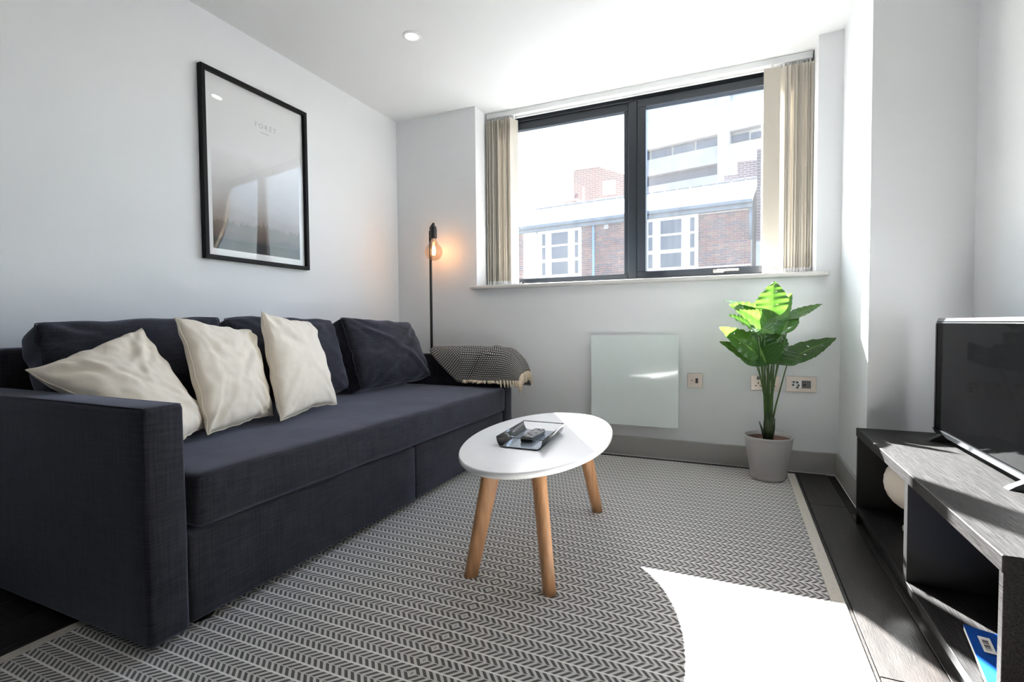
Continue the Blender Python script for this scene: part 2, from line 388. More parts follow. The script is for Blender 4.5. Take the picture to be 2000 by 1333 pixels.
# window sill
bm = bmesh.new(); add_box(bm, 0.648, 2.85, -0.045, 0.0, 1.092, 1.118, 0.008, 3); add_box(bm, XA + 0.001, XB - 0.001, -0.004, 0.25, 1.0925, 1.118)
struct(bm_obj('trim_1', bm, M_sill), 'off-white window sill board with rounded nose', 'window sill')

# window ------------------------------------------------------------
wd = bpy.data.objects.new('window_1', None); COL.objects.link(wd); wd.location = (1.74, 0.28, 1.118)
struct(wd, 'anthracite framed two-light window behind the vertical blinds', 'window')
Y0, Y1 = 0.250, 0.318
ZB, ZT = 1.118, H
wparts = []
fr = bmesh.new()
add_box(fr, XA, XB, Y0, Y1, ZB, 1.142, 0.003, 1); add_box(fr, XA, XB, Y0, Y1, 2.335, ZT, 0.003, 1)
add_box(fr, XA, 0.742, Y0, Y1, 1.142, 2.335, 0.003, 1); add_box(fr, 2.735, XB, Y0, Y1, 1.142, 2.335, 0.003, 1)
add_box(fr, 1.716, 1.777, Y0, Y1, 1.142, 2.335, 0.003, 1)
wparts.append(bm_obj('window_frame', fr, M_frame))
bd = bmesh.new()                                            # glazing beads of the fixed light
add_box(bd, 0.742, 1.716, Y0 + 0.012, Y1 - 0.01, 1.142, 1.180, 0.004, 1); add_box(bd, 0.742, 1.716, Y0 + 0.012, Y1 - 0.01, 2.278, 2.335, 0.004, 1)
add_box(bd, 0.742, 0.775, Y0 + 0.012, Y1 - 0.01, 1.180, 2.278, 0.004, 1); add_box(bd, 1.686, 1.716, Y0 + 0.012, Y1 - 0.01, 1.180, 2.278, 0.004, 1)
wparts.append(bm_obj('glazing_bead', bd, M_frame))
sa = bmesh.new()                                            # opening sash
for a in ((1.780, 2.732, 1.146, 1.190), (1.780, 2.732, 2.280, 2.332), (1.780, 1.836, 1.190, 2.280), (2.676, 2.732, 1.190, 2.280)):
    add_box(sa, a[0], a[1], Y0 - 0.012, Y1 - 0.012, a[2], a[3], 0.003, 1)
sash = bm_obj('sash', sa, M_frame); wparts.append(sash)
wparts.append(box('pane', 0.775, 1.686, 0.284, 0.290, 1.180, 2.278, M_glass))
wparts.append(box('pane', 1.836, 2.676, 0.276, 0.282, 1.190, 2.280, M_glass))
hb = bmesh.new()
add_box(hb, 2.255, 2.320, Y0 - 0.024, Y0 - 0.012, 1.156, 1.180, 0.005, 2)
add_box(hb, 2.285, 2.405, Y0 - 0.044, Y0 - 0.028, 1.163, 1.179, 0.005, 2); add_box(hb, 2.280, 2.300, Y0 - 0.040, Y0 - 0.020, 1.162, 1.178, 0.003, 1)
hd = bm_obj('handle', hb, M_steel, None, True); wparts.append(hd); hd['label'] = 'brushed metal window handle'
adopt(wd, *wparts)

# vertical blind ------------------------------------------------------
vb = thing('vertical_blind', 'taupe vertical blind drawn open to both sides of the window', 'blind', (1.74, 0.18, H))
parts = [box('headrail', 0.692, 2.784, 0.160, 0.200, H - 0.038, H - 0.001, M_rail, bev=0.003)]
parts.append(box('rail_lip', 0.70, 2.776, 0.200, 0.214, H - 0.050, H - 0.030, M_white, bev=0.002))
def vane_mesh(sag):
    """curved fabric strip 0.8 mm thick, built as a closed solid"""
    n = 6; zt, zb = H - 0.062, 1.158; th = 0.0008; bm = bmesh.new(); G = {}
    for k, zz in enumerate((zb, zt)):
        for i in range(n + 1):
            a = -0.0445 + 0.089 * i / n; y = sag * (1 - (a / 0.0445) ** 2)
            for d in (0, 1): G[k, i, d] = bm.verts.new((a, y + (th if d else 0), zz))
    for i in range(n):
        for d in (0, 1): bm.faces.new((G[0, i, d], G[0, i + 1, d], G[1, i + 1, d], G[1, i, d]))
        for k in (0, 1): bm.faces.new((G[k, i, 0], G[k, i + 1, 0], G[k, i + 1, 1], G[k, i, 1]))
    for i in (0, n): bm.faces.new((G[0, i, 0], G[1, i, 0], G[1, i, 1], G[0, i, 1]))
    bmesh.ops.recalc_face_normals(bm, faces=bm.faces)
    me = bpy.data.meshes.new('vane'); bm.to_mesh(me); bm.free(); me.materials.append(M_vane)
    return me
VM = vane_mesh(0.0022)
bm = bmesh.new(); add_box(bm, -0.043, 0.043, -0.0025, 0.0035, 1.135, 1.160, 0.0015, 1)
WM = bpy.data.meshes.new('weight'); bm.to_mesh(WM); bm.free(); WM.materials.append(M_white)
bm = bmesh.new(); add_box(bm, -0.006, 0.006, -0.002, 0.003, H - 0.064, H - 0.036); GM = bpy.data.meshes.new('hanger'); bm.to_mesh(GM); bm.free(); GM.materials.append(M_white)
def place_vane(x, ang, y=0.182):
    v = bpy.data.objects.new('vane', VM); COL.objects.link(v); v.location = (x, y, 0); v.rotation_euler = (random.uniform(-.003, .003), random.uniform(-.003, .003), math.radians(ang))
    wv = bpy.data.objects.new('weight', WM); COL.objects.link(wv); wv.parent = v
    gv = bpy.data.objects.new('hanger', GM); COL.objects.link(gv); gv.parent = v
    parts.append(v); return v
left = [(0.722 + 0.0185 * i, 78 + random.uniform(-7, 7)) for i in range(11)]
right = [(2.575, 4)] + [(2.612 + 0.0140 * i, 139 + random.uniform(-4, 4)) for i in range(12)]
for x, a in left: place_vane(x, a)
for x, a in right: place_vane(x, a, 0.182 if a > 10 else 0.150)
def chain(xs, nm):
    bmc = bmesh.new()
    for i in range(len(xs) - 1):
        for yy in (0.148, 0.214):
            pts = []
            for k in range(9):
                t = k / 8; x = xs[i] + (xs[i + 1] - xs[i]) * t
                pts.append((x, yy + 0.004 * math.sin(i * 1.7), 1.147 - 0.024 * math.sin(math.pi * t) * (0.75 + 0.25 * math.sin(i * 2.3))))
            tube_into(bmc, pts, 0.0026, 5)
    o = bm_obj(nm, bmc, M_white, None, True); o['kind'] = 'stuff'; return o
parts.append(chain([p[0] for p in left] + [0.945], 'bead_chain')); parts.append(chain([2.535] + [p[0] for p in right[1:]] + [2.785], 'bead_chain'))
parts.append(tube('pull_cord', [(0.708, 0.146, H - 0.04), (0.705, 0.146, 1.8), (0.702, 0.146, 1.16)], 0.002, M_white))
adopt(vb, *parts)

# ------------------------------------------------------------------ downlights
def downlight(x, y, label):
    t = thing('downlight', label, 'ceiling light', (x, y, H))
    ring = lathe('bezel', [(0.030, -0.001), (0.034, -0.006), (0.046, -0.006), (0.050, -0.003), (0.050, 0.0)], M_white, t, 32)
    lens = lathe('lens', [(0.0005, -0.003), (0.031, -0.003), (0.031, 0.0)], M_lens, t, 24)
    ld = bpy.data.lights.new('downlight_lamp', 'SPOT'); ld.energy = SPOT_W; ld.spot_size = math.radians(115); ld.spot_blend = 0.6
    ld.shadow_soft_size = 0.03; ld.color = (1, 0.96, 0.90)
    lo = bpy.data.objects.new('downlight_lamp', ld); COL.objects.link(lo); lo.parent = t; lo.location = (0, 0, -0.012)
downlight(0.79, -0.912, 'small round recessed downlight in the ceiling near the window recess')

# ------------------------------------------------------------------ rug
rg = thing('area_rug', 'flat-woven beige and charcoal chevron rug with pale edge bands', 'rug', (1.685, -1.6, 0.0))
rx0, rx1, ry0, ry1 = 0.680, 2.691, -3.10, -0.085
RP = [box('rug_field', rx0 + 0.038, rx1 - 0.038, ry0, ry1, 0.0005, 0.0085, M_rug, bev=0.002)]
for a, b2 in ((rx0, rx0 + 0.0375), (rx1 - 0.0375, rx1)):
    e = box('edge_band', a, b2, ry0, ry1, 0.0005, 0.0080, M_rugb, bev=0.002); e['label'] = 'plain beige woven edge band'; RP.append(e)
adopt(rg, *RP)

# ------------------------------------------------------------------ sofa
SY0, SY1, SX = -2.46, -0.215, 1.05; AW = 0.105; AZ = 0.642
sf = thing('sofa_bed', 'long charcoal fabric three-seat sofa bed with low square arms', 'sofa', (0.55, -1.34, 0.0))
def soft_box(name, x0, x1, y0, y1, z0, z1, mt, bev=0.015, amp=0.0, sub=0.06, crown=0.0, seed=0):
    bm = bmesh.new(); add_box(bm, x0, x1, y0, y1, z0, z1)
    for ax, (a, b2) in enumerate(((x0, x1), (y0, y1), (z0, z1))):
        n = max(1, int((b2 - a) / sub))
        for k in range(1, n):
            no = Vector((0, 0, 0)); no[ax] = 1; co = Vector((0, 0, 0)); co[ax] = a + (b2 - a) * k / n
            bmesh.ops.bisect_plane(bm, geom=list(bm.verts) + list(bm.edges) + list(bm.faces), plane_co=co, plane_no=no)
    es = [e for e in bm.edges if len(e.link_faces) == 2 and e.calc_face_angle(0) > 0.5]
    bmesh.ops.bevel(bm, geom=es, offset=bev, segments=3, affect='EDGES', profile=0.5)
    bm.normal_update()
    for v in bm.verts:
        c = v.co; d = 0.0
        if amp: d += amp * (noise.noise(Vector((c.x * 5 + seed, c.y * 5, c.z * 5))) + 0.5 * noise.noise(Vector((c.x * 13, c.y * 11 + seed, c.z * 11))))
        c += v.normal * d
        if crown and c.z > (z0 + z1) / 2:
            c.z += crown * (1 - ((c.x - (x0 + x1) / 2) / ((x1 - x0) / 2)) ** 2) * max(0, 1 - abs((c.y - (y0 + y1) / 2) / ((y1 - y0) / 2)) ** 6)
    return bm_obj(name, bm, mt, None, True)
SP = []
for a, b2 in ((SY0, SY0 + AW), (SY1 - AW, SY1)):
    arm = soft_box('arm', 0.02, SX, a, b2, 0.028, AZ, M_sofa, 0.014, 0.0018, 0.08, seed=a)
    pts = [(0.03, a + 0.006, AZ - 0.004), (0.5, a + 0.006, AZ - 0.003), (SX - 0.012, a + 0.007, AZ - 0.004), (SX - 0.005, a + 0.012, AZ - 0.008), (SX - 0.005, b2 - 0.012, AZ - 0.008), (SX - 0.012, b2 - 0.006, AZ - 0.004), (0.03, b2 - 0.006, AZ - 0.004)]
    tube('piping', pts, 0.0035, M_sofa, arm, 6)
    SP.append(arm)
SP.append(soft_box('back_frame', 0.018, 0.13, SY0 + AW - 0.02, SY1 - AW + 0.02, 0.03, 0.775, M_sofa, 0.02, 0.002, 0.1))
SP.append(soft_box('seat', 0.13, SX + 0.004, SY0 + AW + 0.024, SY1 - AW - 0.006, 0.290, 0.438, M_sofa, 0.020, 0.0030, 0.05, 0.010, 3.0))
SP.append(soft_box('base_panel', 0.14, SX - 0.008, SY0 + AW + 0.004, -1.298, 0.034, 0.284, M_sofa, 0.012, 0.0025, 0.08, seed=5))
SP.append(soft_box('base_panel', 0.14, SX - 0.014, -1.288, SY1 - AW - 0.003, 0.034, 0.284, M_sofa, 0.012, 0.0025, 0.08, seed=9))
for fx, fy in ((0.975, -2.282), (0.975, -0.37), (0.16, -2.285), (0.16, -0.37)):
    zf = 0.0085 if fx > 0.7 else 0.0
    SP.append(lathe('foot', [(0.0005, zf), (0.036, zf), (0.040, zf + 0.006), (0.040, 0.036), (0.0005, 0.036)], M_blackgloss, None, 20, (fx, fy, 0)))
adopt(sf, *SP)

# cushions -----------------------------------------------------------
def pillow(name, TL, TR, BR, BL, th, mt, label, group, pinch=0.06, power=0.42, n=44, wr=0.012, seed=0.0, seam=True, front_only=0.0, seam_mt=None, gus=0.0, rc=0.0):
    """square cushion whose four corners are given; bulges along its normal"""
    TL, TR, BR, BL = map(Vector, (TL, TR, BR, BL))
    nrm = ((TR - BL).cross(TL - BR)).normalized()
    if nrm.dot(CAM - (TL + BR) / 2) < 0: nrm = -nrm
    def base(a, b):
        pa = a * (1 - pinch * (1 - b * b)); pb = b * (1 - pinch * (1 - a * a))
        s, t = (pa + 1) / 2, (pb + 1) / 2
        return (BL * (1 - s) + BR * s) * (1 - t) + (TL * (1 - s) + TR * s) * t
    rnd = random.Random(int(seed * 10)); creases = []
    for c in range(16):
        sx, sy = rnd.choice((-1, 1)), rnd.choice((-1, 1))
        p0 = Vector((sx * rnd.uniform(0.55, 0.95), sy * rnd.uniform(0.35, 0.95)))
        p1 = p0 * rnd.uniform(0.0, 0.35) + Vector((rnd.uniform(-0.25, 0.25), rnd.uniform(-0.25, 0.25)))
        creases.append((p0, p1, rnd.uniform(0.06, 0.12), wr * rnd.uniform(0.25, 0.85) * rnd.choice((1, 1, -1))))
    bm = bmesh.new(); F, B = {}, {}
    for i in range(n + 1):
        for j in range(n + 1):
            a, b = -1 + 2 * i / n, -1 + 2 * j / n
            a2, b2 = math.sin(a * math.pi / 2) * 0.35 + a * 0.65, math.sin(b * math.pi / 2) * 0.35 + b * 0.65
            rf = 1 - rc * (a2 * b2) ** 6
            p = base(a2 * rf, b2 * rf); e = max(0.0, (1 - a2 * a2) * (1 - b2 * b2)); h = gus / 2 + (th - gus) / 2 * e ** power
            edge = min(1.0, e * 8)
            q = Vector((a2 * 2.1 + seed, b2 * 2.1, seed * 1.3))
            k = wr * (0.45 * noise.noise(q * 1.2) + 0.18 * noise.noise(q * 3.4)) * edge
            for (p0, p1, cw, ca_) in creases:
                d0 = Vector((a2, b2)) - p0; t_ = max(0.0, min(1.0, d0.dot(p1 - p0) / (p1 - p0).length_squared))
                dd = (d0 - (p1 - p0) * t_).length / cw
                if dd < 4: k += ca_ * (math.exp(-dd * dd) - 0.45 * math.exp(-(dd / 2) ** 2)) * math.sin(math.pi * (0.12 + 0.76 * t_)) * edge
            # gathers that run in from the corners
            cr = (abs(a2) * abs(b2)) ** 2.0
            k += wr * 0.9 * cr * math.sin(18 * (abs(a2) - abs(b2)) + seed) * edge
            wob = Vector((noise.noise(q * 1.7 + Vector((9, 0, 0))), noise.noise(q * 1.7 + Vector((0, 9, 0))), noise.noise(q * 1.7 + Vector((0, 0, 9))))) * 0.010 * (1 - e)
            F[i, j] = bm.verts.new(p + wob + nrm * (h * (1 + front_only) + k))
            if gus == 0 and (i in (0, n) or j in (0, n)): B[i, j] = F[i, j]
            else: B[i, j] = bm.verts.new(p + wob - nrm * (h * (1 - front_only) + k * 0.5))
    for i in range(n):
        for j in range(n):
            bm.faces.new((F[i, j], F[i + 1, j], F[i + 1, j + 1], F[i, j + 1]))
            q = (B[i, j + 1], B[i + 1, j + 1], B[i + 1, j], B[i, j])
            if len(set(q)) == 4:
                try: bm.faces.new(q)
                except ValueError: pass
    if gus:
        ring = [(i, 0) for i in range(n)] + [(n, j) for j in range(n)] + [(i, n) for i in range(n, 0, -1)] + [(0, j) for j in range(n, 0, -1)]
        for q0, q1 in zip(ring, ring[1:] + ring[:1]): bm.faces.new((F[q0], B[q0], B[q1], F[q1]))
    bnd = [F[i, 0].co.copy() for i in range(n)] + [F[n, j].co.copy() for j in range(n)] + [F[i, n].co.copy() for i in range(n, 0, -1)] + [F[0, j].co.copy() for j in range(n, 0, -1)]
    zmin = min(v.co.z for v in bm.verts)
    o = bm_obj(name, bm, mt, None, True); tag(o, label, 'cushion', group)
    md = o.modifiers.new('smooth', 'SUBSURF'); md.levels = 1; md.render_levels = 1
    if seam:
        bmS = bmesh.new(); tube_into(bmS, bnd + bnd[:1], 0.0026, 6); s = bm_obj('seam', bmS, seam_mt or M_seam, o, True)
    return o
BG = 'charcoal back cushions of the sofa'
def back_cushion(y0, y1, zt0, zt1, label, seed, **k):
    return pillow('back_cushion', (0.225, y0, zt0), (0.225, y1, zt1), (0.405, y1 - 0.055, 0.475), (0.405, y0, 0.475), 0.21, M_sofac, label, BG,
                  pinch=0.0, power=0.36, wr=0.010, seed=seed, seam_mt=M_sofac, n=40, gus=0.11, rc=0.035, **k)
back_cushion(-2.345, -1.690, 0.835, 0.862, 'charcoal sofa back cushion by the near arm, behind the tilted cream cushion', 1.0)
back_cushion(-1.670, -1.010, 0.865, 0.855, 'charcoal sofa back cushion in the middle, half hidden by upright cream cushions', 4.0)
pillow('back_cushion', (0.270, -0.975, 0.866), (0.27, -0.305, 0.838), (0.47, -0.352, 0.475), (0.425, -0.990, 0.470), 0.25, M_sofac,
       'charcoal sofa back cushion beside the throw, fully visible', BG, pinch=0.02, power=0.36, wr=0.014, seed=8.0, seam_mt=M_sofac, n=40, gus=0.09, rc=0.02)
CG = 'cream cotton scatter cushions on the sofa'
pillow('scatter_cushion', (0.425, -2.425, 0.716), (0.43, -2.103, 0.838), (0.62, -1.995, 0.478), (0.80, -2.220, 0.475), 0.13, M_cream,
       'cream cushion tipped onto its corner against the near sofa arm', CG, pinch=0.05, wr=0.019, seed=2.3, power=0.36)
pillow('scatter_cushion', (0.50, -2.024, 0.882), (0.415, -1.634, 0.828), (0.628, -1.719, 0.466), (0.715, -2.058, 0.462), 0.13, M_cream,
       'creased cream cushion standing between the two other cream cushions', CG, pinch=0.07, wr=0.022, seed=5.1, power=0.36)
pillow('scatter_cushion', (0.49, -1.649, 0.903), (0.405, -1.286, 0.862), (0.627, -1.358, 0.466), (0.720, -1.760, 0.462), 0.13, M_cream,
       'smooth upright cream cushion standing nearest the middle of the sofa', CG, pinch=0.06, wr=0.012, seed=11.4, power=0.36)

# throw ----------------------------------------------------------------
def make_throw():
    root = thing('throw_blanket', 'black and white woven throw with cream tassels over the far sofa arm', 'blanket', (0.85, -0.27, 0.66))
    ns, nt_ = 60, 44
    sec = [(-0.385, 0.470), (-0.362, 0.500), (-0.348, 0.560), (-0.340, 0.620), (-0.322, 0.668), (-0.285, 0.686), (-0.240, 0.684), (-0.205, 0.664), (-0.190, 0.600), (-0.186, 0.520), (-0.184, 0.440)]
    L = [0]
    for a, b in zip(sec, sec[1:]): L.append(L[-1] + math.dist(a, b))
    def sect(t):
        d = t * L[-1]
        for i in range(len(sec) - 1):
            if d <= L[i + 1] + 1e-9:
                k = (d - L[i]) / (L[i + 1] - L[i]); return sec[i][0] + (sec[i + 1][0] - sec[i][0]) * k, sec[i][1] + (sec[i + 1][1] - sec[i][1]) * k
        return sec[-1]
    def pos(s, t):
        # hem slants: near the wall the blanket only reaches part way down the inside of the arm
        x = 0.50 + s * 0.80
        t0 = max(0.0, 0.36 * (1 - (x - 0.50) / 0.24)) if x < 0.74 else 0.0
        y, z = sect(t0 + (1 - t0) * t)
        bulge = 0.018 * math.sin(math.pi * min(1, max(0, (z - 0.46) / 0.23))) * (1 if y < -0.30 else 0.4)
        y -= bulge if y < -0.27 else -bulge
        if x > 1.02:
            ph = min(1.0, (x - 1.02) / 0.28) * math.radians(80)
            x = 1.02 + 0.150 * math.sin(ph)
            drop = (1 - math.cos(ph)); z = z - max(0, (z - 0.50)) * drop * 0.95
            y = -0.27 + (y + 0.27) * (1 - 0.12 * drop)
        p = Vector((x, y, z))
        q = Vector((x * 4, y * 4, z * 4))
        fold = 0.006 * noise.noise(q * 1.4) + 0.004 * noise.noise(q * 3.1)
        crease = -0.016 * math.exp(-((x - 0.83 - (z - 0.5) * 0.55) / 0.018) ** 2) * (1 if y < -0.26 else 0.3)
        crease += 0.010 * math.exp(-((x - 0.87 - (z - 0.5) * 0.55) / 0.03) ** 2)
        nvec = Vector((0, -1 if y < -0.3 else (1 if y > -0.21 else 0), 1 if z > 0.64 else 0.2)).normalized()
        return p + nvec * (fold + crease + 0.006)
    bm = bmesh.new(); uv = bm.loops.layers.uv.new('UVMap'); V = {}
    for i in range(ns + 1):
        for j in range(nt_ + 1): V[i, j] = bm.verts.new(pos(i / ns, j / nt_))
    for i in range(ns):
        for j in range(nt_):
            f = bm.faces.new((V[i, j], V[i + 1, j], V[i + 1, j + 1], V[i, j + 1]))
            for lp, (a, b) in zip(f.loops, ((i, j), (i + 1, j), (i + 1, j + 1), (i, j + 1))): lp[uv].uv = (a / ns * 0.80, b / nt_ * L[-1])
    bmesh.ops.recalc_face_normals(bm, faces=bm.faces)
    me = bpy.data.meshes.new('cloth'); bm.to_mesh(me); bm.free()
    cl = link('cloth', me, M_throw, None, True)
    sd = cl.modifiers.new('thick', 'SOLIDIFY'); sd.thickness = 0.006; sd.offset = 1
    out = [cl]
    def tassel(p, d, l, r=0.0055):
        p = Vector(p); d = Vector(d).normalized(); side = Vector((random.uniform(-.2, .2), random.uniform(-.2, .2), 0))
        pts = [p, p + d * l * 0.18, p + d * l * 0.55 + side * l * 0.15, p + d * l + side * l * 0.3]
        out.append(tube('tassel', pts, [r * 0.7, r * 1.25, r, r * 0.75], M_tassel, None, 7))
    for k in range(17):                                # along the hem lying on the seat
        s = (0.79 - 0.50) / 0.80 + k / 16 * (1.03 - 0.79) / 0.80
        p = pos(s, 0.0) + Vector((0, -0.008, 0.012)); tassel(p, (random.uniform(-.9, .9), -0.5, -0.18), 0.026 + random.random() * 0.010, 0.0075)
    for k in range(20):                                # hanging from the front edge
        t = 0.02 + 0.70 * k / 19
        p = pos(1.0, t) + Vector((0.004, -0.004, 0)); tassel(p, (0.22, -0.14, -1), 0.060 + random.random() * 0.012, 0.0058)
    for k in range(8):
        s = 0.70 + 0.29 * k / 7
        p = pos(s, 0.05) + Vector((0.0, -0.010, 0.0)); tassel(p, (0.25, -0.3, -1), 0.045, 0.0055)
    adopt(root, *out)
make_throw()

# ------------------------------------------------------------------ floor lamp
LX, LY = 0.383, -0.135
lp = thing('floor_lamp', 'slim black floor lamp with bare globe bulb in the corner', 'lamp', (LX, LY, 0))
LPp = [lathe('base', [(0.0005, 0.0), (0.098, 0.0), (0.100, 0.004), (0.100, 0.012), (0.095, 0.016), (0.0005, 0.016)], M_black, None, 40, (LX, LY, 0)),
       tube('pole', [(LX, LY, 0.012), (LX, LY, 1.0), (LX, LY, 1.515), (LX + 0.004, LY - 0.002, 1.532), (LX + 0.016, LY - 0.006, 1.545), (LX + 0.040, LY - 0.015, 1.562)], 0.0095, M_black, None, 12)]
BX, BY = LX + 0.037, LY - 0.014
sk = lathe('socket', [(0.0005, 1.548), (0.012, 1.548), (0.020, 1.538), (0.0235, 1.52), (0.0235, 1.462), (0.020, 1.456), (0.0005, 1.456)], M_black, None, 24, (BX, BY, 0))
BR_ = 0.0625; BZ = 1.362
prof = [(0.0005, BZ - BR_)]
for k in range(1, 15):
    a = -math.pi / 2 + k * (math.pi * 0.80) / 14; prof.append((BR_ * math.cos(a), BZ + BR_ * math.sin(a)))
prof += [(0.026, BZ + 0.070), (0.018, BZ + 0.084), (0.016, 1.458)]
bulb = lathe('bulb', prof, M_bulb, None, 32, (BX, BY, 0))
bulb['label'] = 'smoked clear globe bulb with glowing filament'
cap = lathe('bulb_cap', [(0.014, 1.456), (0.014, 1.440), (0.010, 1.430), (0.0005, 1.428)], M_steel, bulb, 20, (BX, BY, 0))
bmF = bmesh.new()
for k in range(5):
    a = 2 * math.pi * k / 5; a2 = a + 0.5
    tube_into(bmF, [(BX + 0.006 * math.cos(a), BY + 0.006 * math.sin(a), 1.405), (BX + 0.012 * math.cos(a2), BY + 0.012 * math.sin(a2), 1.372), (BX + 0.010 * math.cos(a), BY + 0.010 * math.sin(a), 1.340)], 0.0012, 5)
bm_obj('filament', bmF, M_fil, bulb, True)
adopt(lp, *LPp, sk, bulb)
ld = bpy.data.lights.new('filament_light', 'POINT'); ld.energy = 0.024; ld.color = (1, 0.44, 0.24); ld.shadow_soft_size = 0.012
lo = bpy.data.objects.new('filament_light', ld); COL.objects.link(lo); lo.parent = lp; lo.location = (BX - LX, BY - LY, 1.372)

# ------------------------------------------------------------------ framed print
PY0, PY1, PZ0, PZ1 = -1.572, -0.917, 1.179, 2.118
pf = thing('framed_print', 'black framed misty forest print hanging above the sofa', 'picture', (0.0, (PY0 + PY1) / 2, PZ0))
FT, FD = 0.021, 0.032
P_ = [box('frame_rail', 0.001, FD, PY0, PY1, PZ1 - FT, PZ1, M_pframe, bev=0.0015, seg=1), box('frame_rail', 0.001, FD, PY0, PY1, PZ0, PZ0 + FT, M_pframe, bev=0.0015, seg=1),
      box('frame_stile', 0.001, FD, PY0, PY0 + FT, PZ0 + FT, PZ1 - FT, M_pframe, bev=0.0015, seg=1), box('frame_stile', 0.001, FD, PY1 - FT, PY1, PZ0 + FT, PZ1 - FT, M_pframe, bev=0.0015, seg=1)]
def print_mat():
    m = bpy.data.materials.new('misty_forest_print'); m.use_nodes = True; g = NG(m); b = g.n['Principled BSDF']
    b.inputs['Roughness'].default_value = 0.7
    v = g.coord(); x, y, z = g.xyz(v)
    a = g.math('DIVIDE', g.math('SUBTRACT', y, PY0 + FT), PY1 - PY0 - 2 * FT); c = g.math('DIVIDE', g.math('SUBTRACT', z, PZ0 + FT), PZ1 - PZ0 - 2 * FT)
    n = g.noise(g.coord(scale=(1, 3, 6)), 2.0, 5); n2 = g.noise(g.coord(scale=(1, 60, 9)), 1.0, 4)
    r = g.n.new('ShaderNodeValToRGB'); e = r.color_ramp.elements
    e[0].position = 0.0; e[0].color = (0.012, 0.011, 0.012, 1); e[1].position = 0.62; e[1].color = (0.80, 0.80, 0.81, 1)
    for p, col in ((0.11, (0.025, 0.022, 0.022, 1)), (0.145, (0.16, 0.11, 0.085, 1)), (0.22, (0.30, 0.25, 0.22, 1)), (0.36, (0.52, 0.50, 0.50, 1))):
        q = e.new(p); q.color = col
    g.L.new(g.math('ADD', c, g.math('MULTIPLY', g.math('SUBTRACT', n, 0.5), 0.07)), r.inputs[0])
    tree = g.math('LESS_THAN', g.math('ADD', c, g.math('MULTIPLY', n2, -0.14)), 0.135)
    tree = g.math('MULTIPLY', tree, g.math('GREATER_THAN', c, 0.10))
    im = g.mix(g.math('MULTIPLY', tree, 0.45), r.outputs[0], (0.09, 0.07, 0.06))
    br = g.math('MAXIMUM', g.math('LESS_THAN', c, 0.040), g.math('MAXIMUM', g.math('GREATER_THAN', a, 0.945), g.math('LESS_THAN', a, 0.055)))
    g.L.new(g.mix(br, im, (0.80, 0.80, 0.81)), b.inputs['Base Color'])
    return m
pr_ = box('print', 0.002, 0.010, PY0 + FT, PY1 - FT, PZ0 + FT, PZ1 - FT, print_mat()); P_.append(pr_)
# slightly bowed acrylic sheet
ny, nz = 24, 30; v, f = [], []
ya, yb, za, zb = PY0 + FT, PY1 - FT, PZ0 + FT, PZ1 - FT
for j in range(nz + 1):
    for i in range(ny + 1):
        s, t = i / ny, j / nz
        bow = 0.011 * math.sin(math.pi * s) * math.sin(math.pi * min(1, t * 1.05)) + 0.0012 * math.sin(5.2 * s + 3 * t)
        v.append((0.0150 + bow, ya + (yb - ya) * s, za + (zb - za) * t))
for j in range(nz):
    for i in range(ny): f.append((j * (ny + 1) + i, j * (ny + 1) + i + 1, (j + 1) * (ny + 1) + i + 1, (j + 1) * (ny + 1) + i))
ac = pd_obj('acrylic_sheet', v, f, M_acryl, None, True); P_.append(ac)
def text_obj(txt, size, yc, zc, x, mt, spacing=1.0):
    cu = bpy.data.curves.new('txt', 'FONT'); cu.body = txt; cu.size = size; cu.align_x = 'CENTER'; cu.space_character = spacing; cu.extrude = 0.0002
    tmp = bpy.data.objects.new('txt', cu); COL.objects.link(tmp)
    me = bpy.data.meshes.new_from_object(tmp.evaluated_get(bpy.context.evaluated_depsgraph_get())); bpy.data.objects.remove(tmp)
    me.transform(Matrix(((0, 0, 1, x), (1, 0, 0, yc), (0, 1, 0, zc), (0, 0, 0, 1))))
    me.materials.clear(); me.materials.append(mt); return me
bpy.context.view_layer.update()
P_.append(link('lettering', text_obj('FORÊT', 0.036, -1.193, 1.925, 0.0108, M_print_txt, 1.45), None))
P_.append(box('caption_line', 0.0100, 0.0106, -1.228, -1.172, 1.900, 1.9035, M_print_txt))
adopt(pf, *P_)

# ------------------------------------------------------------------ heater and socket plates
ht = thing('panel_heater', 'square frosted white glass panel heater on the wall below the window', 'heater', (1.81, 0, 0.205))
HP = [box('glass_panel', 1.5413, 2.078, -0.066, -0.058, 0.2047, 0.768, M_heater, bev=0.002), box('heater_body', 1.575, 2.045, -0.058, -0.022, 0.235, 0.735, M_white, bev=0.004),
      box('wall_bracket', 1.66, 1.70, -0.022, 0.0, 0.30, 0.70, M_steel), box('wall_bracket', 1.92, 1.96, -0.022, 0.0, 0.30, 0.70, M_steel)]
adopt(ht, *HP)
def plate(nm, label, cat, x0, x1, z0=0.450, z1=0.537):
    t = thing(nm, label, cat, ((x0 + x1) / 2, 0, z0)); return t, [box('faceplate', x0, x1, -0.008, 0.0, z0, z1, M_steel, bev=0.0015)]
t, q = plate('spur_switch', 'single square nickel fused switch plate beside the panel heater', 'switch', 2.1228, 2.2088)
q += [box('rocker', 2.170, 2.184, -0.011, -0.008, 0.478, 0.508, M_slot, bev=0.001), box('fuse_carrier', 2.144, 2.160, -0.010, -0.008, 0.480, 0.505, M_steel, bev=0.001), box('indicator', 2.146, 2.151, -0.0112, -0.010, 0.492, 0.497, M_slot)]
adopt(t, *q)
t, q = plate('media_outlet', 'double nickel aerial and data outlet plate nearest the wall column', 'outlet', 2.651, 2.798)
q += [box('module', 2.677, 2.726, -0.0105, -0.008, 0.472, 0.515, M_white, bev=0.001), box('module', 2.728, 2.772, -0.0105, -0.008, 0.472, 0.515, M_slotg, bev=0.001)]
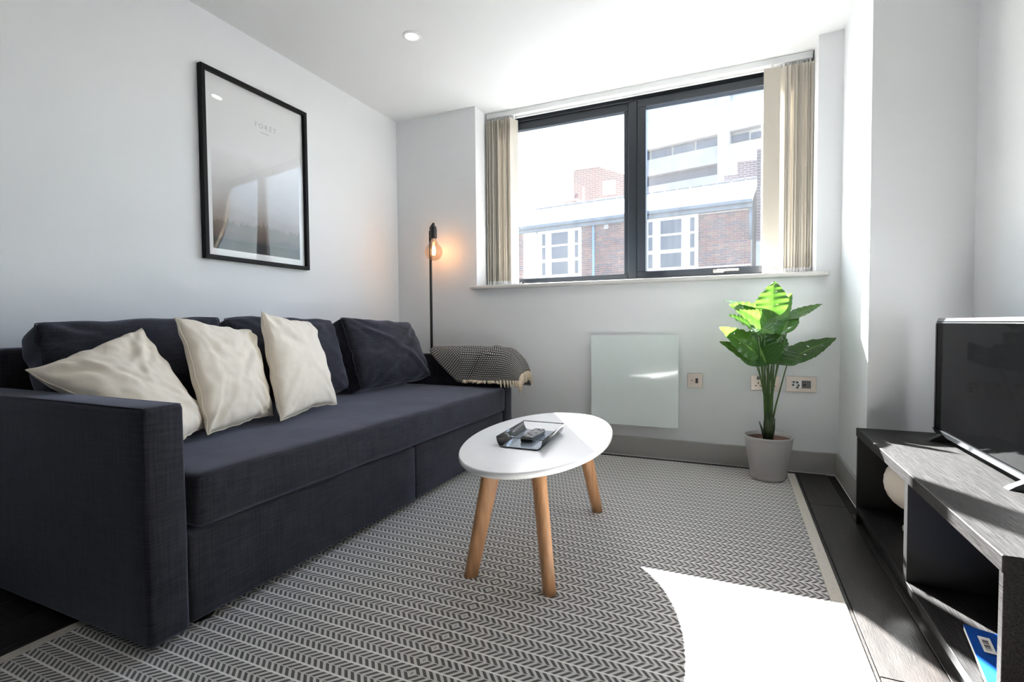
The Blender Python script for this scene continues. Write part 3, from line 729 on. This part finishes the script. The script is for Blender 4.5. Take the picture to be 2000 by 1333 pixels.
for px, pz in ((2.688, 0.506), (2.706, 0.504), (2.686, 0.489), (2.712, 0.488), (2.706, 0.476), (2.742, 0.490)):
    bmx = bmesh.new(); bmesh.ops.create_cone(bmx, cap_ends=True, segments=14, radius1=0.0062, radius2=0.005, depth=0.006, matrix=Matrix.Translation((px, -0.0125, pz)) @ Matrix.Rotation(math.pi / 2, 4, 'X'))
    q.append(bm_obj('port', bmx, M_slot, None))
adopt(t, *q)
t, q = plate('power_socket', 'double nickel power socket plate half hidden behind the plant stems', 'outlet', 2.472, 2.619)
for cx in (2.510, 2.582):
    q.append(box('rocker', cx - 0.008, cx + 0.008, -0.011, -0.008, 0.512, 0.530, M_slotg, bev=0.001))
    for dx, dz, a, b_ in ((0, 0.028, 0.0025, 0.006), (-0.012, 0.012, 0.005, 0.0025), (0.012, 0.012, 0.005, 0.0025)):
        q.append(box('pin_slot', cx + dx - a, cx + dx + a, -0.0088, -0.0075, 0.465 + dz - b_, 0.465 + dz + b_, M_slot))
adopt(t, *q)

# ------------------------------------------------------------------ coffee table
TH = 0.420; TC = Vector((1.716, -1.432)); AXD = Vector((-0.0812, 0.9967)); AXB = Vector((0.9967, 0.0812))
ct = thing('coffee_table', 'oval white coffee table on four splayed beech legs', 'table', (TC.x, TC.y, 0.0085))
n = 72; v, f = [], []
prof = [(0.0, -0.024), (0.94, -0.024), (0.985, -0.021), (0.997, -0.016), (1.0, -0.010), (0.998, -0.003), (0.990, 0.0), (0.0, 0.0)]
for k, (s, dz) in enumerate(prof):
    for i in range(n):
        a = 2 * math.pi * i / n; d = AXD * (0.509 * math.cos(a) * max(s, 1e-3)) + AXB * (0.256 * math.sin(a) * max(s, 1e-3))
        v.append((TC.x + d.x, TC.y + d.y, TH + dz))
for k in range(len(prof) - 1):
    for i in range(n): j = (i + 1) % n; f.append((k * n + i, k * n + j, (k + 1) * n + j, (k + 1) * n + i))
top = pd_obj('tabletop', v, f, M_tabletop, None, True)
for e in top.data.polygons: e.use_smooth = abs(e.normal.z) < 0.9
tp = [top]
def rleg(b, t):
    b, t = Vector(b), Vector(t); n = 16; v, f = [], []
    out = Vector((b.x - t.x, b.y - t.y, 0)).normalized(); sd = Vector((-out.y, out.x, 0))
    K = 6
    for k in range(K + 1):
        s = k / K; p = t.lerp(b, s); w2 = 0.033 * (1 - s) + 0.0225 * s; d2 = 0.0215 * (1 - s) + 0.0190 * s
        for i in range(n):
            a = 2 * math.pi * i / n; ca, sa_ = math.cos(a), math.sin(a)
            ca = math.copysign(abs(ca) ** 0.75, ca); sa_ = math.copysign(abs(sa_) ** 0.75, sa_)
            v.append(tuple(p + sd * (d2 * ca) + out * (w2 * sa_)))
    for k in range(K):
        for i in range(n): j = (i + 1) % n; f.append((k * n + i, k * n + j, (k + 1) * n + j, (k + 1) * n + i))
    f.append(tuple(range(n))); f.append(tuple(range(K * n, K * n + n)))
    return pd_obj('leg', v, f, M_beech, None, True)
for bx, by, sx, sy in ((1.588, -1.772, 1, 1), (1.865, -1.774, -1, 1), (1.832, -1.048, -1, -1), (1.558, -1.046, 1, -1)):
    L_ = rleg((bx, by, 0.0090), (bx + sx * 0.060, by + sy * 0.062, TH - 0.024)); tp.append(L_)
    mnt = box('mounting_plate', bx + sx * 0.062 - 0.035, bx + sx * 0.062 + 0.035, by + sy * 0.062 - 0.035, by + sy * 0.062 + 0.035, TH - 0.036, TH - 0.0235, M_white, bev=0.003); tp.append(mnt)
adopt(ct, *tp)

# tray with remote
TZ = TH + 0.001
tr = thing('letter_tray', 'small dark open-ended metal tray on the white coffee table', 'tray', (1.72, -1.515, TZ))
c0, c1, yA, yB = 1.636, 1.802, -1.664, -1.372
TP = []
prof = [(c0 - 0.002, 0.036), (c0 + 0.001, 0.020), (c0 + 0.008, 0.006), (c0 + 0.018, 0.001), (c1 - 0.018, 0.001), (c1 - 0.008, 0.006), (c1 - 0.001, 0.020), (c1 + 0.002, 0.036)]
v, f = [], []
sk_ = -0.020
for i, (x, z_) in enumerate(prof):
    for yy in (yA, yB): v.append((x + (sk_ if yy == yB else 0), yy, TZ + z_))
for i in range(len(prof) - 1): f.append((2 * i, 2 * i + 1, 2 * i + 3, 2 * i + 2))
sh = pd_obj('tray_shell', v, f, M_traymesh, None, True); md = sh.modifiers.new('t', 'SOLIDIFY'); md.thickness = 0.0016; md.offset = 0; TP.append(sh)
TP.append(pd_obj('tray_liner', [(c0 + 0.016, yA + .002, TZ + .0022), (c1 - 0.016, yA + .002, TZ + .0022), (c1 - 0.016 + sk_, yB - .002, TZ + .0022), (c0 + 0.016 + sk_, yB - .002, TZ + .0022),
                               (c0 + 0.016, yA + .002, TZ + .0036), (c1 - 0.016, yA + .002, TZ + .0036), (c1 - 0.016 + sk_, yB - .002, TZ + .0036), (c0 + 0.016 + sk_, yB - .002, TZ + .0036)],
                  [(0, 1, 2, 3), (4, 5, 6, 7), (0, 1, 5, 4), (1, 2, 6, 5), (2, 3, 7, 6), (3, 0, 4, 7)], M_trayglass))
for yy, o_ in ((yA, 0), (yB, sk_)):
    TP.append(tube('top_wire', [(c0 - 0.002 + o_, yy, TZ + 0.036), ((c0 + c1) / 2 + o_, yy, TZ + 0.0365), (c1 + 0.002 + o_, yy, TZ + 0.036)], 0.0016, M_black, None, 8))
    TP.append(tube('bottom_wire', [(c0 + 0.016 + o_, yy, TZ + 0.002), (c1 - 0.016 + o_, yy, TZ + 0.002)], 0.0016, M_black, None, 8))
adopt(tr, *TP)
rc = thing('remote_control', 'black remote control lying in the small metal tray', 'remote', (1.708, -1.505, TZ + 0.0038)); rc.rotation_euler = (0, 0, math.radians(3))
box('body', -0.0225, 0.0225, -0.080, 0.080, 0.0, 0.019, M_blackgloss, rc, bev=0.005, seg=3, smooth=False)
M_key = mat('grey_rubber_key', (0.30, 0.31, 0.33), 0.5); M_keyd = mat('dark_rubber_key', (0.05, 0.05, 0.055), 0.5)
for r in range(9):
    for c in range(3):
        if r in (5,) and c == 1: continue
        box('key', -0.0165 + c * 0.0125, -0.0085 + c * 0.0125, -0.070 + r * 0.0155, -0.061 + r * 0.0155, 0.0185, 0.0205, M_key if (r + c) % 3 else M_keyd, rc, bev=0.0008, seg=1)
lathe('ring_key', [(0.006, 0.0185), (0.006, 0.0208), (0.0095, 0.0208), (0.0095, 0.0185)], M_key, rc, 20, (0, 0.0115, 0))

# ------------------------------------------------------------------ potted plant
PC = Vector((2.552, -0.232))
pp = thing('potted_plant', 'tall green split-leaf artificial plant in a grey textured pot', 'plant', (PC.x, PC.y, 0.0085))
NP, KP = 72, 26; v, f = [], []
for k in range(KP + 1):
    s = k / KP; z_ = 0.0085 + 0.012 + s * 0.214; r = 0.0865 + 0.033 * s
    for i in range(NP):
        a = 2 * math.pi * i / NP
        dm = -0.0026 * ((0.5 + 0.5 * math.cos(a * 36)) ** 4 + (0.5 + 0.5 * math.cos(s * KP * math.pi)) * 0.9) if 0.03 < s < 0.94 else 0
        v.append((PC.x + (r + dm) * math.cos(a), PC.y + (r + dm) * math.sin(a), z_))
for k in range(KP):
    for i in range(NP): j = (i + 1) % NP; f.append((k * NP + i, k * NP + j, (k + 1) * NP + j, (k + 1) * NP + i))
base_i = len(v)
def ringv(r, z_):
    for i in range(NP): a = 2 * math.pi * i / NP; v.append((PC.x + r * math.cos(a), PC.y + r * math.sin(a), z_))
rows = [(0.1205, 0.238), (0.118, 0.241), (0.1145, 0.239), (0.108, 0.19), (0.104, 0.165)]
prev = KP * NP
for r, z_ in rows:
    s0 = len(v); ringv(r, z_)
    for i in range(NP): j = (i + 1) % NP; f.append((prev + i, prev + j, s0 + j, s0 + i))
    prev = s0
s0 = len(v); ringv(0.080, 0.0085)
for i in range(NP): j = (i + 1) % NP; f.append((i, j, s0 + j, s0 + i))
f.append(tuple(s0 + i for i in range(NP)))
pot = pd_obj('pot', v, f, M_pot, None, True); pot['label'] = 'grey glazed pot with fine grid texture'
PPs = [pot, lathe('inner_pot', [(0.112, 0.222), (0.1085, 0.222), (0.104, 0.180), (0.0005, 0.184)], M_soil, None, 40, (PC.x, PC.y, 0))]
PPs.append(tube('stalk', [(PC.x, PC.y, 0.18), (PC.x - 0.002, PC.y - 0.004, 0.30), (PC.x + 0.002, PC.y, 0.42)], [0.026, 0.023, 0.016], M_trunk, None, 14))
DP = (Vector((PC.x, PC.y, 0.6)) - CAM).dot(FW)
def leaf(base, tip, width, face, mt, droop=0.15, fold=0.25, lobes=6, cut=0.35, asym=0.0):
    """blade from base to tip; 'face' is roughly the direction its upper side looks"""
    base, tip = Vector(base), Vector(tip); ln = (tip - base).length; ax = (tip - base).normalized()
    sd = ax.cross(Vector(face)).normalized(); up = sd.cross(ax).normalized()
    NT, NSd = 42, 5; bm = bmesh.new(); uv = bm.loops.layers.uv.new('UVMap'); V = {}; W = {}
    for i in range(NT + 1):
        t = i / NT
        wv = (math.sin(math.pi * min(1, t ** 0.62)) ** 0.75) * (1 - 0.30 * t) if 0 < t < 1 else 0.0
        if t < 0.12: wv = max(wv, 0.55 * math.sqrt(t / 0.12))
        ph = (t * lobes) % 1.0
        notch = 1 - 0.35 * cut * max(0, 1 - abs(ph - 0.5) / 0.16) if 0.15 < t < 0.85 else 1.0
        W[i] = max(0.0, width / 2 * wv)
        for j in range(-NSd, NSd + 1):
            s = j / NSd; q = notch if abs(j) == NSd else (1 - (1 - notch) * 0.5 if abs(j) == NSd - 1 else 1)
            off = s * W[i] * q
            bend = -droop * ln * (t ** 2) + droop * ln * 0.55 * t
            back = -0.10 * ln * abs(s) * max(0, 1 - t / 0.14)
            wav = 0.014 * width * math.sin(t * lobes * 2 * math.pi + (1.2 if s > 0 else 0)) * abs(s)
            p = base + ax * (t * ln + back) + sd * off + up * (bend + fold * abs(off) - 0.5 * fold * off * off / max(W[i], 1e-4) + wav)
            V[i, j] = bm.verts.new(p)
    for i in range(NT):
        for j in range(-NSd, NSd):
            # punched slots between the ribs
            hole = abs(j + 0.5) == 1.5 and (i % 8 == 3) and 8 < i < 34 and cut > 0.3 and ((i // 8 + j) % 2 == 0)
            if hole: continue
            fc = bm.faces.new((V[i, j], V[i, j + 1], V[i + 1, j + 1], V[i + 1, j]))
            for lp_, (a, b) in zip(fc.loops, ((i, j), (i, j + 1), (i + 1, j + 1), (i + 1, j))): lp_[uv].uv = (0.5 + b / NSd / 2, a / NT)
    me = bpy.data.meshes.new('leaf'); bm.to_mesh(me); bm.free()
    o = link('leaf', me, mt, None, True); PPs.append(o)
    return o
def P(u, v_, dd=0.0): return at(u, v_, DP + dd)
toC = -FW
LEAVES = [  # base px, tip px, depth offsets, width, facing, material, droop
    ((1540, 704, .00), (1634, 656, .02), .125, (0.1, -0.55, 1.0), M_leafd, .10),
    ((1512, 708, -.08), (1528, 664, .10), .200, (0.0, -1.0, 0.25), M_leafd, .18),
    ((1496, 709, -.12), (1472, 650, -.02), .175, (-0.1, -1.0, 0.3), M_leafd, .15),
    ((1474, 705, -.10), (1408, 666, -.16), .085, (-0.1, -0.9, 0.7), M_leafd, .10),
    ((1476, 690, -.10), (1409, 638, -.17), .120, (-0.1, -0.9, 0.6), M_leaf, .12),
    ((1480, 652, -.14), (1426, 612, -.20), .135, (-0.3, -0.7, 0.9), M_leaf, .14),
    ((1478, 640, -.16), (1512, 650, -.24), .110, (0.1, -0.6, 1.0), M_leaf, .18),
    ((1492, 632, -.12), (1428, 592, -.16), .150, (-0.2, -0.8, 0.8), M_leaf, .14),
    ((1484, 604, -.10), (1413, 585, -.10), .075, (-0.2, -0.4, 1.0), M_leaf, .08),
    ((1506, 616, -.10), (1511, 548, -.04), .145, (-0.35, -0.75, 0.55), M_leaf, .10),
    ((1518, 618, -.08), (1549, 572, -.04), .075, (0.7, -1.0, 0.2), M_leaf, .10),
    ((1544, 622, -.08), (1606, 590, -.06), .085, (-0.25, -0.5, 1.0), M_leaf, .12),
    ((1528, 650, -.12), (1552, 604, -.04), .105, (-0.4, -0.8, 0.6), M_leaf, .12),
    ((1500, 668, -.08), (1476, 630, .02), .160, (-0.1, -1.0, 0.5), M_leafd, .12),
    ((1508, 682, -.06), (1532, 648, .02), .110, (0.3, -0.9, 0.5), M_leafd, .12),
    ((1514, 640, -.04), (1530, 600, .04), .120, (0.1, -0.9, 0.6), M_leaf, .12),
]
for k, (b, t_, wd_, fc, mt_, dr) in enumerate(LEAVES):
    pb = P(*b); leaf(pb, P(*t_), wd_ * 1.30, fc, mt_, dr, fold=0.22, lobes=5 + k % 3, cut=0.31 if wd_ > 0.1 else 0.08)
    a = 2 * math.pi * k / len(LEAVES); rr = 0.016
    root = Vector((PC.x + rr * math.cos(a), PC.y + rr * math.sin(a), 0.30 + 0.02 * (k % 4)))
    mid = root.lerp(pb, 0.5) + Vector((0, 0, 0.010)) - Vector((pb.x - root.x, pb.y - root.y, 0)) * 0.02
    pts = [root, root.lerp(mid, 0.5) + Vector((0, 0, 0.012)), mid, mid.lerp(pb, 0.55) + Vector((0, 0, 0.006)), pb]
    PPs.append(tube('stem', pts, [0.0052, 0.0042, 0.0036, 0.0031, 0.0026], M_stem, None, 8))
PPs.append(tube('sheath', [(PC.x - 0.018, PC.y - 0.01, 0.215), (PC.x - 0.030, PC.y - 0.015, 0.27), (PC.x - 0.046, PC.y - 0.02, 0.315)], [0.007, 0.006, 0.002], M_trunk, None, 8))
PPs.append(tube('sheath', [(PC.x + 0.018, PC.y + 0.01, 0.225), (PC.x + 0.026, PC.y + 0.01, 0.28), (PC.x + 0.030, PC.y + 0.012, 0.33)], [0.007, 0.006, 0.002], M_trunk, None, 8))
adopt(pp, *PPs)

# ------------------------------------------------------------------ television bench
BX0, BX1, BY0, BY1 = 2.850, 3.236, -1.988, -0.731; BZ1 = 0.400
tb = thing('television_bench', 'low black-brown open television bench with two compartments', 'tv bench', (3.04, -1.36, 0))
TBp = [box('top_board', BX0, BX1, BY0, BY1, 0.366, BZ1, M_stand, bev=0.0015, seg=1),
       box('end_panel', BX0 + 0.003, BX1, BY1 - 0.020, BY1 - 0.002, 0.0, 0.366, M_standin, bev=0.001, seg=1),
       box('end_panel', BX0 + 0.003, BX1, BY0 + 0.002, BY0 + 0.020, 0.0, 0.366, M_stand, bev=0.001, seg=1),
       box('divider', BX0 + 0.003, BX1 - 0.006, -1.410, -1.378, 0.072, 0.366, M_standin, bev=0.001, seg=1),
       box('bottom_board', BX0 + 0.003, BX1, BY0 + 0.020, BY1 - 0.020, 0.048, 0.072, M_stand, bev=0.001, seg=1),
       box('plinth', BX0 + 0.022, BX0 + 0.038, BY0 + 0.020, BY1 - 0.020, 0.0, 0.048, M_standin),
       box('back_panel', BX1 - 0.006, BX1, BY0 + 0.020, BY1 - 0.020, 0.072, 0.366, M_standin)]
adopt(tb, *TBp)

# television
TX = 3.070
tv = thing('television', 'small flat-screen television with glossy bezel on the black bench', 'television', (TX + 0.02, -1.21, BZ1))
ty0, ty1, tz0, tz1 = -1.582, -0.852, 0.424, 0.853
TV = [box('back_shell', TX + 0.012, TX + 0.050, ty0 + 0.004, ty1 - 0.004, tz0 + 0.004, tz1 - 0.004, M_blackgloss, bev=0.010, seg=3),
      box('screen', TX + 0.004, TX + 0.012, ty0 + 0.010, ty1 - 0.010, tz0 + 0.016, tz1 - 0.012, M_screen)]
def bez(pts, name='bezel', mt=M_bezel): TV.append(pd_obj(name, pts, [(0, 1, 2, 3), (4, 5, 6, 7), (0, 1, 5, 4), (1, 2, 6, 5), (2, 3, 7, 6), (3, 0, 4, 7)], mt))
bez([(TX + .003, ty0, tz1 - .018), (TX + .003, ty1, tz1 - .018), (TX + .013, ty1, tz1 - .018), (TX + .013, ty0, tz1 - .018), (TX + .0095, ty0, tz1), (TX + .0095, ty1, tz1), (TX + .016, ty1, tz1), (TX + .016, ty0, tz1)])
bez([(TX + .006, ty0, tz0), (TX + .006, ty1, tz0), (TX + .014, ty1, tz0), (TX + .014, ty0, tz0), (TX - .003, ty0, tz0 + .020), (TX - .003, ty1, tz0 + .020), (TX + .013, ty1, tz0 + .020), (TX + .013, ty0, tz0 + .020)])
TV.append(box('side_bezel', TX + .002, TX + .014, ty1 - .012, ty1, tz0 + .0205, tz1 - .0185, M_blackgloss, bev=.001, seg=1)); TV.append(box('side_bezel', TX + .002, TX + .014, ty0, ty0 + .012, tz0 + .0205, tz1 - .0185, M_blackgloss, bev=.001, seg=1))
for fy in (-0.905, -1.495):
    v = []
    for yy in (fy - 0.014, fy + 0.014):
        for x_, z_ in ((TX - 0.030, 0.4005), (TX + 0.105, 0.4005), (TX + 0.105, 0.405), (TX + 0.046, 0.432), (TX + 0.018, 0.432), (TX - 0.018, 0.410)): v.append((x_, yy, z_))
    TV.append(pd_obj('foot', v, [(0, 1, 2, 3, 4, 5), (6, 7, 8, 9, 10, 11)] + [(i, (i + 1) % 6, 6 + (i + 1) % 6, 6 + i) for i in range(6)], M_blackgloss))
adopt(tv, *TV)

# things in the bench
vp = [(0.0005, 0.0)]
vp += [(0.045, 0.0), (0.046, 0.010), (0.036, 0.030)]
for k in range(3, 26):
    a = -math.pi / 2 + math.pi * k / 27; vp.append((0.104 * math.cos(a) + 0.0012 * (k % 2), 0.176 + 0.104 * math.sin(a)))
vp += [(0.022, 0.284), (0.018, 0.284), (0.018, 0.270), (0.0005, 0.268)]
jg = lathe('round_vase', vp, M_jug, None, 44); jg.location = (3.0, -0.968, 0.0722)
tag(jg, 'round cream ribbed vase half hidden behind the bench divider', 'vase')
bk = thing('booklet', 'blue-covered booklet with white sticker lying in the near bench compartment', 'book', (2.955, -1.80, 0.0722)); bk.rotation_euler = (0, 0, math.radians(-9))
def sheet(name, x0, x1, y0, y1, z0, th, mt, curl):
    NX = 14; v, f = [], []
    for i in range(NX + 1):
        s = i / NX; x = x0 + (x1 - x0) * s; c = curl * max(0, 1 - s * 2.2) ** 2
        for y_, in ((y0,), (y1,)): v.append((x, y_, z0 + c)); v.append((x, y_, z0 + th + c))
    for i in range(NX):
        a, b = 4 * i, 4 * i + 4
        f += [(a, a + 2, b + 2, b), (a + 1, b + 1, b + 3, a + 3), (a, b, b + 1, a + 1), (a + 2, a + 3, b + 3, b + 2)]
    f += [(0, 1, 3, 2), (4 * NX, 4 * NX + 2, 4 * NX + 3, 4 * NX + 1)]
    return pd_obj(name, v, f, mt, bk)
sheet('pages', -0.070, 0.10, -0.14, 0.14, 0.0, 0.012, M_paper, 0.006)
cv = sheet('cover', -0.071, 0.10, -0.141, 0.141, 0.0125, 0.0012, M_blue, 0.006)
stk = sheet('sticker', -0.052, -0.030, 0.030, 0.100, 0.0182, 0.0004, M_paper, 0.0); stk['label'] = 'small white barcode sticker'
for k in range(7): box('barcode_bar', -0.047, -0.036, 0.042 + k * 0.007, 0.042 + k * 0.007 + 0.0016 + 0.0014 * (k % 3), 0.0186, 0.0190, M_slot, bk)

# ------------------------------------------------------------------ the street outside
gd = struct(box('ground', -60, 60, 1.2, 90, -3.3, -3.0, M_road), 'street surface outside the window', 'ground')
# terraced brick building opposite; local frame: -x along the facade to the left, y into the building
A = thing('brick_terrace', 'two-storey red brick building with white windows and pale pitched roof opposite', 'building', (2.82, 13.78, 0.0))
A.rotation_euler = (0, 0, math.atan2(-0.127, 0.992))
def Ab(name, s0, s1, y0, y1, z0, z1, mt, bev=0.0): return box(name, -s1, -s0, y0, y1, z0, z1, mt, A, bev, 1)
bm = bmesh.new(); add_box(bm, -12.0, 0.0, 0.0, 4.0, -3.0, 4.50); bm_obj('wall', bm, M_mortar, A)
# roof
v = [(-8.6, -0.25, 4.56), (0.05, -0.25, 4.56), (0.05, 2.0, 5.68), (-8.6, 2.0, 5.68), (-8.6, 4.2, 4.56), (0.05, 4.2, 4.56)]
pd_obj('roof', v + [(a, b, c - 0.10) for a, b, c in v], [(0, 1, 2, 3), (3, 2, 5, 4), (6, 7, 8, 9), (9, 8, 11, 10), (0, 1, 7, 6), (4, 5, 11, 10), (1, 2, 8, 7), (2, 5, 11, 8), (0, 3, 9, 6), (3, 4, 10, 9)], M_roof, A)
for k in range(19): Ab('ridge_tile', -0.05 + k * 0.455, 0.38 + k * 0.455, 1.90, 2.10, 5.66, 5.72 + 0.02 * (k % 3 == 0), M_ridge, 0.02)
Ab('fascia', -0.04, 8.6, -0.16, 0.0, 4.30, 4.50, M_fascia); Ab('gutter', -0.04, 8.6, -0.28, -0.16, 4.42, 4.53, M_fascia, 0.02)
Ab('pier', 7.38, 7.94, -0.06, 0.0, -3.0, 4.50, M_render)
tube('downpipe', [(-5.08, -0.06, 4.42), (-5.08, -0.06, 2.0), (-5.08, -0.06, -3.0)], 0.045, mat('blue_painted_pipe', (0.12, 0.22, 0.42), 0.5), A, 8)
tube('downpipe', [(-0.02, -0.07, 4.4), (-0.02, -0.07, 3.35)], 0.05, M_fascia, A, 8)
Ab('air_vent', 4.53, 4.70, -0.03, 0.0, 4.14, 4.44, M_ridge)
def win_unit(s0):
    """1.75 m wide white unit: one wide light between two narrow ones, three rows"""
    o = Ab('window', s0, s0 + 1.75, -0.055, 0.03, 1.6, 4.36, M_render); o['label'] = 'white multi-pane window unit'
    for a, b in ((0.10, 0.24), (0.51, 1.18), (1.44, 1.58)):
        for z0, z1 in ((3.76, 4.20), (3.24, 3.69), (2.66, 3.12), (2.05, 2.52)):
            box('pane', -(s0 + b), -(s0 + a), -0.060, -0.050, z0, z1, M_extglass, o)
win_unit(1.54); win_unit(5.56)
# bricks: every brick in the right-hand panel is its own, the rest is joined
BRM = []
for mt_ in M_br:
    me = bpy.data.meshes.new('brick'); bm = bmesh.new(); add_box(bm, 0, 0.215, -0.012, 0.05, 0, 0.065); bm.to_mesh(me); bm.free(); me.materials.append(mt_); BRM.append(me)
    hm = bpy.data.meshes.new('brick_half'); bm = bmesh.new(); add_box(bm, 0, 0.1025, -0.012, 0.05, 0, 0.065); bm.to_mesh(hm); bm.free(); hm.materials.append(mt_); BRM.append(hm)
rest = [bmesh.new() for _ in range(4)]
def rows_of(s0, s1, z0, z1, single):
    z_ = z0; r = 0
    while z_ + 0.065 < z1:
        s = s0
        if r % 2: s -= 0.1125
        while s < s1:
            a, b = max(s, s0), min(s + 0.215, s1)
            if b - a > 0.05:
                k = random.choices(range(4), (4, 3, 3, 1))[0]
                if single and abs((b - a) - 0.215) < 0.002 or single and abs((b - a) - 0.1025) < 0.004:
                    half = (b - a) < 0.15
                    o = bpy.data.objects.new('brick', BRM[2 * k + (1 if half else 0)]); COL.objects.link(o); o.parent = A
                    o.location = (-b, -random.random() * 0.005, z_)
                else: add_box(rest[k], -b, -a, -0.012 - random.random() * 0.005, 0.05, z_, z_ + 0.065)
            s += 0.225
        z_ += 0.075; r += 1
rows_of(0.005, 1.525, 2.62, 4.30, True)
rows_of(3.30, 5.55, 1.6, 4.30, False); rows_of(0.005, 1.525, 1.0, 2.61, False); rows_of(7.95, 9.6, 1.6, 4.30, False)
for k, b in enumerate(rest):
    o = bm_obj('brickwork', b, M_br[k], A); o['kind'] = 'stuff'
# chimney stack behind the ridge
chm = box('chimney', -7.55, -6.95, 2.7, 3.3, 4.9, 6.02, M_brickB, A, 0.02); box('capping', -7.6, -6.9, 2.65, 3.35, 6.02, 6.08, M_ridge, chm)
lathe('chimney_pot', [(0.09, 6.08), (0.10, 6.2), (0.08, 6.34), (0.0005, 6.34)], M_br[0], chm, 14, (-7.1, 3.0, 0))
tube('aerial', [(-6.75, 3.0, 5.0), (-6.75, 3.0, 6.6)], 0.03, M_ridge, A, 6)
# gable building behind
def ray_y(u, v_, y): d = FW + RT * ((u - 1000) / FPX) - UP * ((v_ - 666.5) / FPX); return CAM + d * ((y - CAM.y) / d.y)
gy = 26.0
gl = [ray_y(1120, 420, gy), ray_y(1235, 420, gy), ray_y(1235, 345, gy), ray_y(1170, 326, gy), ray_y(1120, 335, gy)]
B = thing('brick_gable_building', 'pale brick building with one small white window behind the terrace roof', 'building', (gl[0].x, gy, 0))
v = [(p.x - gl[0].x, 0, p.z if i > 1 else -3) for i, p in enumerate(gl)]; v += [(a, 7, c) for a, b, c in v]
pd_obj('wall', v, [(0, 1, 2, 3, 4), (5, 6, 7, 8, 9)] + [(i, (i + 1) % 5, 5 + (i + 1) % 5, 5 + i) for i in range(5)], M_brickB, B)
a, b = ray_y(1181, 378, gy), ray_y(1201, 356, gy)
wv = box('window', a.x - gl[0].x, b.x - gl[0].x, -0.05, 0.1, a.z, b.z, M_render, B); box('window_surround', a.x - gl[0].x - .12, b.x - gl[0].x + .05, -0.03, 0.1, a.z - .1, b.z + .15, M_concg, B)
box('coping', v[4][0], v[3][0], -0.1, 0.3, v[4][2] + 0.05, v[4][2] + 0.25, M_conc, B)
# concrete block with window bands
cy0 = 34.0
def on_c(u, v_):
    d = FW + RT * ((u - 1000) / FPX) - UP * ((v_ - 666.5) / FPX); nn = Vector((0.225, 0.974, 0)); c0_ = Vector((4.0, cy0, 0))
    p = CAM + d * ((c0_ - CAM).dot(nn) / d.dot(nn)); return (p - c0_).dot(Vector((0.974, -0.225, 0))), p.z
Cb = thing('concrete_block', 'tall pale concrete block with dark window bands at upper right', 'building', (4.0, cy0, 0)); Cb.rotation_euler = (0, 0, math.atan2(-0.225, 0.974))
xl = on_c(1225, 300)[0]; xm = on_c(1402, 300)[0]; xn = on_c(1425, 280)[0]; xr = on_c(1600, 250)[0]
zd1, zd0 = on_c(1400, 319)[1], on_c(1400, 341)[1]; zw1, zw0 = on_c(1400, 262)[1], on_c(1400, 285)[1]
box('wall', xl, xr, 0.6, 10, -3, zw1 + 9, M_conc, Cb)
box('spandrel', xl, xm + 0.0, 0.0, 0.6, zd1, zw0, M_concg, Cb); box('spandrel', xl, xm, 0.0, 0.6, zd0 - 1.6, zd0, M_concg, Cb)
box('spandrel', xl, xr, 0.0, 0.6, zw1, zw1 + 2.0, M_conc, Cb); box('column', xm, xn, -0.1, 0.6, -3, zw1 + 9, M_conc, Cb)
box('dark_opening', xl, xm, 0.50, 0.595, zd0, zd1, M_extdark, Cb)
nwin = 4; ww = (xm - xl) / nwin
for k in range(nwin):
    box('window', xl + k * ww + 0.10, xl + (k + 1) * ww - 0.10, 0.40, 0.59, zw0 + .05, zw1 - .05, M_extglass, Cb)
box('spandrel', xn, xr, 0.0, 0.6, zd0 - 1.6, zw0 - 0.1, M_conc, Cb)
for (u0, u1, v0, v1) in ((1425, 1459, 254, 275), (1464, 1490, 250, 268), (1425, 1458, 196, 214), (1474, 1490, 187, 205)):
    p0, p1 = on_c(u0, v1), on_c(u1, v0); box('window', p0[0], p1[0], 0.45, 0.62 if v1 > 250 else 0.605, p0[1], p1[1], M_extglass, Cb)
p0, p1 = on_c(1356, 230), on_c(1400, 215); box('window', p0[0], p1[0], 0.5, 0.605, p0[1], p1[1], M_conc, Cb)
# dark brick neighbours at the right end of the terrace
D = thing('dark_brick_house', 'dark brick house rising behind the right end of the terrace roof', 'building', (4.2, 20.0, 0))
a, b, c_ = ray_y(1414, 385, 20.0), ray_y(1462, 306, 20.0), ray_y(1440, 322, 20.0)
box('wall', a.x - 4.2, c_.x - 4.2, 0, 4, -3, c_.z - 0.4, M_brickD, D); box('wall', c_.x - 4.2, b.x - 4.2 + .4, 0, 4, -3, c_.z + .1, M_brickD, D); box('parapet', a.x - 4.25, b.x - 4.2, -0.1, 0.3, c_.z + .1, c_.z + .25, M_concg, D)
E_ = thing('dark_brick_wing', 'narrow dark brick wing beside the right corner of the terrace', 'building', (2.96, 13.9, 0)); E_.rotation_euler = A.rotation_euler
box('wall', 0, 3.0, 0, 3.6, -3, ray_y(1480, 292, 13.9).z, M_brickD, E_); box('render_band', 0, 3.0, -0.06, 0, -3, ray_y(1480, 472, 13.9).z, M_concg, E_)
